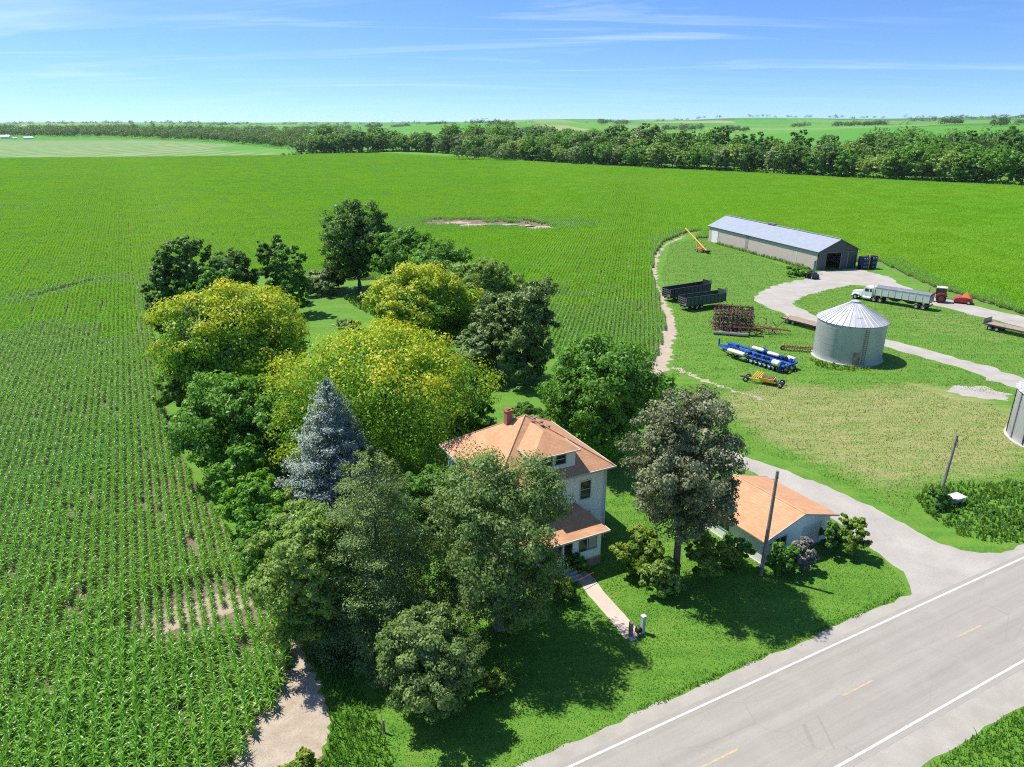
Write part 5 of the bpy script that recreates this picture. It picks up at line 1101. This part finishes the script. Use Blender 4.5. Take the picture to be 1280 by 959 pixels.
bk_ = MB(); bk_.box((.12, 0, 2.35), (.1, 2.35, 1.4)); bk_.build('tail_panel', m_greymetal, trailer)
for wx in (1.1, 2.4, ):
    for wy in (-1.0, 1.0): wheel(trailer, (wx, wy, .52), .52, .5)
truck = thing('semi_truck', 'white semi truck cab facing the shed on the gravel lane', 'truck', (*(A + np.array([math.cos(az), math.sin(az)]) * (TL - 1.2)), 0), az)
cab = MB(); cab.extr([(1.9, .95), (4.0, .95), (4.0, 1.75), (3.75, 2.0), (3.55, 2.75), (3.3, 2.95), (1.9, 2.95)], (0, -1.18, 0), (1, 0, 0), (0, 0, 1), (0, 1, 0), 2.36); cb_ = cab.build('cab', m_white, truck)
hd = MB(); hd.extr([(4.003, .85), (5.85, .80), (6.0, 1.0), (5.95, 1.65), (4.003, 1.95)], (0, -.85, 0), (1, 0, 0), (0, 0, 1), (0, 1, 0), 1.7); hd.build('hood', m_white, truck)
for s in (-1, 1):
    g = MB(); g.box((3.0, s * 1.19, 2.35), (.75, .03, .6)); g.build('side_window', m_glass, cb_); g = MB(); g.box((2.2, s * 1.19, 2.35), (.4, .03, .55)); g.build('sleeper_window', m_glass, cb_)
    fd = MB(); fd.tube([(4.5, s * .98, .62), (4.62, s * .98, 1.12), (5.1, s * .98, 1.28), (5.6, s * .98, 1.12), (5.75, s * .98, .7)], .2, 6); fd.build('fender', m_white, truck); hl = MB(); hl.box((5.93, s * .68, 1.2), (.12, .3, .22)); hl.build('headlight', M('lamp_glass', (.7, .7, .68), .1), truck)
    ex_ = MB(); ex_.tube([(1.75, s * 1.0, 1.0), (1.75, s * 1.0, 3.5)], .08, 8); ex_.build('exhaust_stack', m_alu, truck); fu = MB(); fu.tube([(2.0, s * 1.02, .72), (3.6, s * 1.02, .72)], .32, 12); fu.build('fuel_tank', m_alu, truck)
    wheel(truck, (5.15, s * .98, .52), .52, .34)
    for wx in (.1, 1.35): wheel(truck, (wx, s * .95, .52), .52, .5)
g = MB(); g.extr([(0, 0), (.0, .0), (.02, 0), (.215, .70), (.195, .70)], (3.80, -1.0, 2.02), (-1, 0, 0), (0, 0, 1), (0, 1, 0), 2.0); g.build('windscreen', m_glass, cb_)
ch_ = MB(); ch_.box((2.6, -.4, .75), (6.2, .14, .25)); ch_.box((2.6, .4, .75), (6.2, .14, .25)); ch_.build('chassis', m_darkmetal, truck); bp = MB(); bp.box((6.08, 0, .62), (.16, 2.3, .34)); bp.build('bumper', m_alu, truck)
# red farm tractor with a red mower behind
b = at(1169, 377); tr_ = thing('farm_tractor', 'red farm tractor with black tyres and white cab roof on the lane edge', 'tractor', b, R(150))
hd = MB(); hd.extr([(.3, .95), (2.6, .95), (2.75, 1.2), (2.65, 1.65), (.3, 1.95)], (0, -.48, 0), (1, 0, 0), (0, 0, 1), (0, 1, 0), .96); hd.build('hood', m_red, tr_)
cbm = MB(); cbm.box((-.75, 0, 1.35), (1.8, 1.5, .9)); cbm.build('body', m_darkmetal, tr_); gl = MB(); gl.add([(-1.65, -.8, 1.8), (.28, -.8, 1.8), (.28, .8, 1.8), (-1.65, .8, 1.8), (-1.6, -.72, 3.0), (.1, -.72, 3.0), (.1, .72, 3.0), (-1.6, .72, 3.0)], [(0, 3, 2, 1), (4, 5, 6, 7), (0, 1, 5, 4), (1, 2, 6, 5), (2, 3, 7, 6), (3, 0, 4, 7)]); gl.build('cab', m_glass, tr_)
rfm = MB(); rfm.box((-.75, 0, 3.09), (1.95, 1.65, .17)); rfm.build('cab_roof', M('cab_roof_cream', (.74, .72, .66), .4), tr_); cp = MB()
for x_, y_ in ((-1.62, -.76), (-1.62, .76), (.2, -.76), (.2, .76)): cp.box((x_, y_, 2.4), (.09, .09, 1.25))
cp.build('cab_pillar', m_darkmetal, tr_); ex_ = MB(); ex_.tube([(1.4, .4, 1.8), (1.4, .4, 2.9)], .06, 6); ex_.build('exhaust_stack', m_darkmetal, tr_)
for s in (-1, 1):
    wheel(tr_, (-.9, s * 1.05, .95), .95, .55, rim=m_red); wheel(tr_, (2.0, s * .95, .62), .62, .42, rim=m_red); fe = MB(); fe.tube([(-1.9, s * 1.05, 1.45), (-1.4, s * 1.05, 1.95), (-.6, s * 1.05, 2.0), (.05, s * 1.05, 1.5)], .16, 5); fe.build('fender', m_red, tr_)
b = at(1203, 379); mw = thing('disc_mower', 'red covered implement with tented hood parked behind the red tractor', 'implement', b, R(150))
hm = MB(); hm.extr([(-1.7, .35), (1.7, .35), (1.5, 1.0), (.4, 1.3), (.1, 1.35), (-1.3, 1.25), (-1.7, .8)], (0, -1.2, 0), (1, 0, 0), (0, 0, 1), (0, 1, 0), 2.3); hm.build('housing', m_red, mw); hm = MB(); hm.add([(-1.2, -.8, 1.26), (.3, -.8, 1.32), (.3, .7, 1.32), (-1.2, .7, 1.26), (-.45, -.05, 2.5)], [(0, 1, 4), (1, 2, 4), (2, 3, 4), (3, 0, 4), (3, 2, 1, 0)]); hm.build('hood', m_orange, mw)
tg = MB(); tg.tube([(1.4, 0, .55), (3.6, .1, .6)], .09, 6); tg.build('drawbar', m_greymetal, mw); fl = MB(); fl.box((-.1, -1.22, .75), (2.6, .04, .5)); fl.build('side_flap', M('dark_red_flap', (.16, .015, .02), .6), mw)
for s in (-1, 1): wheel(mw, (-1.0, s * 1.35, .42), .42, .28)
# flatbed trailers
def flatbed(label, a, b, width, zdeck, rails=False):
    A, az, L = span(a, b); t = thing('flatbed_trailer', label, 'trailer', (*A, 0), az); dk = MB()
    n = 6
    for k in range(n): dk.box((L / 2, -width / 2 + width * (k + .5) / n, zdeck), (L, width / n - .06, .08))
    dk.build('deck', m_plank, t); fr = MB()
    for s in (-1, 1): fr.box((L / 2, s * (width / 2 + .05), zdeck - .08), (L, .08, .24)); fr.box((L / 2, s * .5, zdeck - .24), (L - .5, .14, .36))
    fr.box((.02, 0, zdeck - .1), (.1, width + .2, .3)); fr.build('frame', m_darkmetal, t)
    for wx in (1.2, 2.4):
        for s in (-1, 1): wheel(t, (wx, s * (width / 2 - .28), .48), .48, .46)
    nk = MB(); nk.box((L + .9, 0, zdeck + .1), (2.0, .9, .3)); nk.build('gooseneck', m_darkmetal, t); jk = MB(); jk.tube([(L - .3, -.6, 0), (L - .3, -.6, zdeck - .3)], .07, 6); jk.tube([(L - .3, .6, 0), (L - .3, .6, zdeck - .3)], .07, 6); jk.build('landing_leg', m_greymetal, t)
    if rails: hb = MB(); hb.box((.05, 0, zdeck + .45), (.12, width, .8)); hb.build('headboard', m_greymetal, t)
    return t
flatbed('worn plank flatbed trailer running out of the right edge', (1232, 410), (1330, 432), 2.6, 1.15, True)
flatbed('dark low trailer partly hidden behind the grain bin', (982, 402), (1035, 416), 2.5, .95)
# slatted side-dump wagons
def wagon(label, a, b, mat):
    A, az, L = span(a, b); t = thing('farm_wagon', label, 'wagon', (*A, 0), az, 'dark slatted wagons'); wd = 2.5; z0, z1 = 1.05, 2.75
    for s in (-1, 1):
        sdp = MB(); sdp.box((L / 2, s * wd / 2, (z0 + z1) / 2), (L, .06, z1 - z0)); side = sdp.build('side_panel', mat, t); r_ = MB()
        for k in range(11): r_.box((.1 + (L - .2) * k / 10, s * (wd / 2 + .07), (z0 + z1) / 2), (.10, .09, z1 - z0 + .12))
        r_.box((L / 2, s * (wd / 2 + .08), z1 + .04), (L, .16, .10)); r_.build('stake', m_darkmetal, side)
    fl_ = MB(); fl_.box((L / 2, 0, z0), (L, wd - .08, .1)); fl_.build('floor', m_rustbrown, t); fe_ = MB(); fe_.box((L - .03, 0, (z0 + z1) / 2 + .3), (.06, wd - .08, z1 - z0 + .6)); fe_.build('front_panel', mat, t)
    tgt = MB()
    for k in range(4): tgt.tube([(-.02, -wd / 2, z0 + .15 + .45 * k), (-.02, wd / 2, z0 + .15 + .45 * k)], .05, 5)
    for k in range(5): tgt.tube([(-.02, -wd / 2 + wd * k / 4, z0), (-.02, -wd / 2 + wd * k / 4, z1)], .05, 5)
    tgt.build('tail_gate', m_greymetal, t); fr = MB(); fr.box((L / 2, -.5, .82), (L, .14, .3)); fr.box((L / 2, .5, .82), (L, .14, .3)); fr.build('chassis', m_darkmetal, t)
    for wx in (L * .28, L * .28 + 1.2):
        for s in (-1, 1): wheel(t, (wx, s * 1.0, .5), .5, .4)
    dbm = MB(); dbm.tube([(L, 0, .8), (L + 1.6, 0, .6)], .08, 6); dbm.build('drawbar', m_darkmetal, t); rk = MB()
    for k in range(4): rk.tube([(L - .6 + .25 * k, -wd / 2, z1), (L - .6 + .25 * k, -wd / 2, z1 + .9)], .05, 5)
    rk.tube([(L - .6, -wd / 2, z1 + .9), (L + .15, -wd / 2, z1 + .9)], .05, 5); rk.build('rack', m_greymetal, t)
wagon('navy slatted wagon, the farther of two beside the corn', (832, 377), (882, 369), M('wagon_navy', (.02, .025, .05), .55, var=.4, dirt=(.09, .055, .035)))
wagon('dark green slatted wagon, the nearer of two beside the corn', (852, 388), (901, 381), m_darkgreen)
# folded field cultivator
A, az, L = span((890, 412), (976, 418)); cu = thing('field_cultivator', 'folded rusty field cultivator with upright tine wings and long red drawbar', 'cultivator', (*A, 0), az); cu.scale = (1.22, 1.3, 1.25)
def tine_frame(nm, ox, oy, lx, hz_, tilt_, rows, mat):
    mb = MB()
    for k in range(5): z = .6 + hz_ * k / 4; mb.tube([(ox, oy + tilt_ * k / 4, z), (ox + lx, oy + tilt_ * k / 4, z)], .07, 5)
    for k in range(rows): x = ox + lx * (k + .5) / rows; mb.tube([(x, oy, .5), (x, oy + tilt_, .7 + hz_)], .06, 5)
    o_ = mb.build(nm, mat, cu); tn = MB(); rg = np.random.default_rng(int(abs(oy) * 10) + 3)
    for k in range(rows * 3):
        x = ox + lx * (k + .5) / (rows * 3) + rg.normal(0, .06)
        for j in range(6): z = .7 + hz_ * (j + .5) / 6 + rg.normal(0, .08); y = oy + tilt_ * (j + .5) / 6; s = 1 if oy > 0 else -1; tn.tube([(x, y, z), (x + .1, y + s * .5, z + .15), (x + .25, y + s * .75, z - .25)], [.075, .065, .05], 4)
    tn.build('tines', m_rustbrown, o_)
tine_frame('wing_frame', 0, -1.6, 5.6, 2.7, .5, 9, m_rustbrown); tine_frame('wing_frame', 0, 1.6, 5.6, 2.8, -.5, 9, m_rust)
mb = MB()
for y_ in (-1.0, -.35, .35, 1.0): mb.tube([(0, y_, .8), (6.0, y_, .85)], .08, 5)
for x_ in (0, 1.2, 2.4, 3.6, 4.8): mb.tube([(x_, -1.4, .82), (x_, 1.4, .82)], .08, 5)
mb.build('main_frame', m_rust, cu); mb = MB(); mb.tube([(5.6, -.8, .85), (9.2, 0, .75)], .11, 6); mb.tube([(5.6, .8, .85), (9.2, 0, .75)], .11, 6); mb.tube([(9.2, 0, .75), (11.0, 0, .6)], .11, 6); mb.build('drawbar', m_rust, cu)
mb = MB()
for k in range(7): mb.tube([(6.2 + .55 * k, -.7 + .08 * k, .85), (6.35 + .55 * k, -.9, .15)], .045, 4); mb.tube([(6.2 + .55 * k, .7 - .08 * k, .85), (6.35 + .55 * k, .9, .15)], .045, 4); 
mb.tube([(8.8, .4, .7), (10.6, .9, 2.3)], .07, 5); mb.build('shank_row', m_rustbrown, cu)
for s in (-1, 1): wheel(cu, (2.2, s * .9, .45), .45, .3); wheel(cu, (3.3, s * .9, .45), .45, .3)
rg_ = np.random.default_rng(8); mb = MB()
for k in range(70):
    x, y, z = rg_.uniform(-.4, 8.6), rg_.uniform(-1.9, 1.9), rg_.uniform(.2, 1.5) * (1 if rg_.uniform() < .7 else 1.6); a = rg_.uniform(0, 6.28); mb.tube([(x, y, z), (x + .55 * math.cos(a), y + .55 * math.sin(a), max(.1, z + rg_.uniform(-.7, .4)))], .06, 4)
mb.build('sweep_shanks', M('grey_brown_steel', (.10, .09, .08), .8, .2, var=.4), cu)
rlb = MB(); rlb.tube([(.2, -2.4, .3), (5.0, -2.6, .3)], .25, 8); rlb.build('roller', m_greymetal, cu)
# rotary rubble beside the bin
b = at(1000, 440); hrw = thing('rotary_hoe', 'small rusty spiked hoe lying between the blue planter and grain bin', 'hoe', b, R(-15)); mb = MB(); mb.tube([(-2.6, 0, .6), (2.6, 0, .6)], .09, 6); mb.tube([(-2.6, .8, .6), (2.6, .8, .6)], .09, 6); mb.build('frame', m_rust, hrw); mb = MB()
for k in range(13):
    x = -2.5 + k * .41
    for j in range(8): a = j * math.pi / 4 + k * .3; mb.tube([(x, .4, .5), (x + .02, .4 + .55 * math.cos(a), .5 + .48 * math.sin(a))], .035, 4)
mb.build('spike_wheels', m_rustbrown, hrw)
for s in (-1, 1): wheel(hrw, (s * 2.7, .4, .38), .38, .25)
# blue planter with white tanks
A, az, L = span((897, 437), (990, 466)); pl = thing('planter', 'long blue folded planter with white tanks in the machinery row', 'planter', (*A, 0), az)
mb = MB()
for y_ in (-1.5, .2, 1.6): mb.tube([(2.2, y_, 1.15), (L - .4, y_, 1.15)], .20, 6)
for x_ in (2.4, 5.5, 9.0, L - .6): mb.tube([(x_, -1.6, 1.0), (x_, 1.7, 1.0)], .16, 6)
mb.build('toolbar', m_blue, pl); mb = MB(); mb.tube([(0, .2, .75), (3.0, -.9, 1.05)], .16, 6); mb.tube([(0, .2, .75), (3.0, 1.2, 1.05)], .16, 6); mb.tube([(0, .2, .75), (0, .2, 1.9)], .14, 6); mb.build('drawbar', m_blue, pl)
for (x0, x1, y_, r_, z_) in ((3.6, 6.8, -1.95, .34, 1.25), (6.0, 8.2, .95, .30, 1.75), (9.2, 11.2, .5, .28, 1.8), (L - 2.4, L - 1.1, -1.7, .46, 1.4), (L - 2.2, L - .9, 1.7, .46, 1.4)):
    q = MB(); q.tube([(x0, y_, z_), (x0 + .12, y_, z_), (x1 - .12, y_, z_), (x1, y_, z_)], [r_ * .7, r_, r_, r_ * .7], 14); q.build('tank', m_tank, pl, smooth=True)
rows_n = 8
for k in range(rows_n):
    x = 7.2 + (L - 8.4) * k / (rows_n - 1)
    for s in (-1, 1): q = MB(); q.box((x, s * 1.25, 1.0), (.34, .8, .8)); q.box((x, s * 1.25, 1.55), (.42, .5, .34)); q.tube([(x - .15, s * 1.6, .3), (x + .15, s * 1.6, .3)], .3, 10); q.build('seed_unit', m_blue if k % 2 else m_navy, pl)
for x_, s in ((L - .5, -1), (L - .5, 1), (4.4, -1), (4.4, 1), (L - 1.6, -1), (L - 1.6, 1)): wheel(pl, (x_, s * .85, .5), .5, .34)
mb = MB(); mb.box((3.2, -.2, 1.6), (1.6, .9, .5)); mb.tube([(2.6, -1.1, 1.2), (4.4, -1.6, 2.0), (6.0, -1.2, 1.3)], .12, 6); mb.tube([(6.5, 1.4, 1.2), (8.0, 1.0, 2.2), (9.8, 1.4, 1.3)], .12, 6); mb.build('fold_arm', m_blue, pl)
# yellow box blade
A, az, L = span((925, 474), (975, 483)); bl_ = thing('box_scraper', 'small yellow box scraper with striped frame nearest the house', 'scraper', (*A, 0), az)
mb = MB(); mb.box((3.9, 0, .75), (1.9, 1.5, .5)); mb.build('box', m_yellow, bl_); mb = MB(); mb.box((3.9, 0, 1.06), (1.6, 1.2, .10)); mb.build('box_lid', m_rustbrown, bl_); mb = MB(); mb.tube([(0, 0, .5), (3.0, 0, .7)], .12, 6); mb.tube([(4.8, 0, .6), (6.2, 0, .55)], .12, 6); mb.build('drawbar', m_darkmetal, bl_)
mb = MB()
for k in range(4): mb.tube([(1.7 + .28 * k, -.6, .6), (2.3 + .28 * k, .6, 1.5)], .07, 5)
mb.tube([(1.4, -.7, .7), (2.8, -.7, .75)], .09, 5); mb.build('striped_frame', m_yellow, bl_); mb = MB(); mb.box((5.3, 0, .35), (.1, 2.3, .6), R(20)); mb.build('blade', m_greymetal, bl_)
for x_, s in ((1.0, -1), (1.0, 1), (5.8, -1), (5.8, 1)): wheel(bl_, (x_, s * .75, .4), .4, .26)
# auger by the far end of the shed
A, az, L = span((885, 318), (868, 292)); ag = thing('grain_auger', 'yellow grain auger tilted up on orange carriage beside the long shed', 'auger', (*at(884, 317)[:2], 0), R(118))
mb = MB(); mb.tube([(0, 0, .5), (9.5, 0, 5.6)], .19, 10); mb.build('auger_tube', m_yellow, ag); mb = MB(); mb.tube([(9.4, 0, 5.55), (9.9, 0, 5.75), (10.0, 0, 5.2)], .24, 8); mb.build('spout', m_yellow, ag); mb = MB(); mb.add([(-.9, -.7, .9), (.7, -.7, .9), (.7, .7, .9), (-.9, .7, .9), (-.4, -.35, .2), (.3, -.35, .2), (.3, .35, .2), (-.4, .35, .2)], [(0, 1, 2, 3), (4, 7, 6, 5), (0, 4, 5, 1), (1, 5, 6, 2), (2, 6, 7, 3), (3, 7, 4, 0)]); mb.build('hopper', m_darkmetal, ag)
mb = MB(); mb.tube([(3.0, -1.1, .5), (5.2, 0, 3.2)], .07, 5); mb.tube([(3.0, 1.1, .5), (5.2, 0, 3.2)], .07, 5); mb.tube([(3.0, -1.1, .5), (1.2, 0, 1.0)], .07, 5); mb.tube([(3.0, 1.1, .5), (1.2, 0, 1.0)], .07, 5); mb.box((2.6, 0, .95), (1.6, 1.5, .5)); mb.build('carriage', m_orange, ag)
for s in (-1, 1): wheel(ag, (3.0, s * 1.2, .45), .45, .25)
# small utility cart and the folded navy planter
b = at(1015, 348); ca = thing('utility_cart', 'dark purple utility vehicle parked at the lane beside the shed doorway', 'utility vehicle', b, R(100)); mb = MB(); mb.extr([(-1.6, .5), (1.7, .5), (1.75, .95), (.9, 1.15), (-1.6, 1.15)], (0, -.75, 0), (1, 0, 0), (0, 0, 1), (0, 1, 0), 1.5); mb.build('body', M('dark_purple_paint', (.035, .015, .05), .35), ca); mb = MB()
for x_ in (-.6, .6):
    for s in (-.65, .65): mb.tube([(x_, s, 1.1), (x_ * .85, s, 1.95)], .04, 5)
mb.build('roll_bar', m_darkmetal, ca); mb = MB(); mb.box((0, 0, 1.99), (1.3, 1.4, .07)); mb.build('canopy', m_darkmetal, ca)
for x_ in (-1.1, 1.1):
    for s in (-1, 1): wheel(ca, (x_, s * .72, .36), .36, .28)
b = at(1017, 342); vp = thing('vent_pipe', 'short teal standpipe at the dark corner of the shed gable', 'pipe', b, 0); mb = MB(); mb.tube([(0, 0, 0), (0, 0, 3.2)], .28, 10); mb.build('pipe', M('teal_pipe', (.10, .22, .22), .5), vp); mb = MB(); mb.tube([(0, 0, 3.2), (0, 0, 3.4)], [.36, .2], 10); mb.build('cap', M('teal_pipe', (.10, .22, .22), .5), vp)
b = at(1083, 336); fp_ = thing('folded_planter', 'navy planter folded into two upright wings with yellow centre mast', 'planter', b, SA); 
for s in (-1, 1):
    mb = MB(); mb.box((s * 1.35, 0, 1.7), (1.9, 1.6, 3.1)); wg = mb.build('wing', m_navy, fp_); u = MB()
    for k in range(3):
        for j in range(2): u.tube([(s * 1.35 - .4 + .8 * j, -.85, .7 + 1.0 * k), (s * 1.35 - .4 + .8 * j, -1.1, .7 + 1.0 * k)], .34, 10)
    u.build('seed_units', M('planter_blue_grey', (.08, .10, .22), .5), wg)
mb = MB(); mb.box((0, -.5, 1.9), (.28, .28, 3.6)); mb.build('mast', m_yellow, fp_)
for s in (-1, 1): wheel(fp_, (s * 1.3, .3, .4), .4, .3, axis=(1, 0, 0))
# white farm buildings far off to the left
for k, (px_, py_, w_, h_, nm, lb) in enumerate([(12, 173.5, 16, 7.5, 'white_house', 'small white house at the left edge below the distant woods'), (40, 174, 17, 5.0, 'white_barn', 'long white barn roof beside the distant house at the far left'), (22, 174, 8, 4.0, 'white_garage', 'tiny white garage between the distant house and barn')]):
    b = at(px_, py_); z = float(hill_z(b[0], b[1])); t = thing(nm, lb, 'farm building', (b[0], b[1] - 12, z), R(20 + 25 * k)); mb = MB(); mb.box((0, 0, h_ * .3), (w_, 10, h_ * .6)); mb.build('wall', m_siding, t); mb = MB()
    mb.extr([(-5.4, h_ * .6 + .01), (5.4, h_ * .6 + .01), (0, h_)], (-w_ / 2 - .5, 0, 0), (0, 1, 0), (0, 0, 1), (1, 0, 0), w_ + 1); mb.build('roof', M('pale_roof', (.62, .63, .65), .5), t)
# air: one even box of haze round everything
hz = MB(); hz.box((0, 4400, 50), (18600, 14200, 102))
mh = bpy.data.materials.new('haze_air'); mh.use_nodes = True; nt = mh.node_tree; nt.nodes.clear(); ov = nt.nodes.new('ShaderNodeOutputMaterial'); pv = nt.nodes.new('ShaderNodeVolumePrincipled'); pv.inputs['Density'].default_value = .00003; pv.inputs['Color'].default_value = (.80, .90, 1, 1); pv.inputs['Anisotropy'].default_value = .2; nt.links.new(pv.outputs[0], ov.inputs['Volume'])
tag(hz.build('haze', mh), 'thin blue summer haze over the whole countryside', 'haze', kind='stuff')
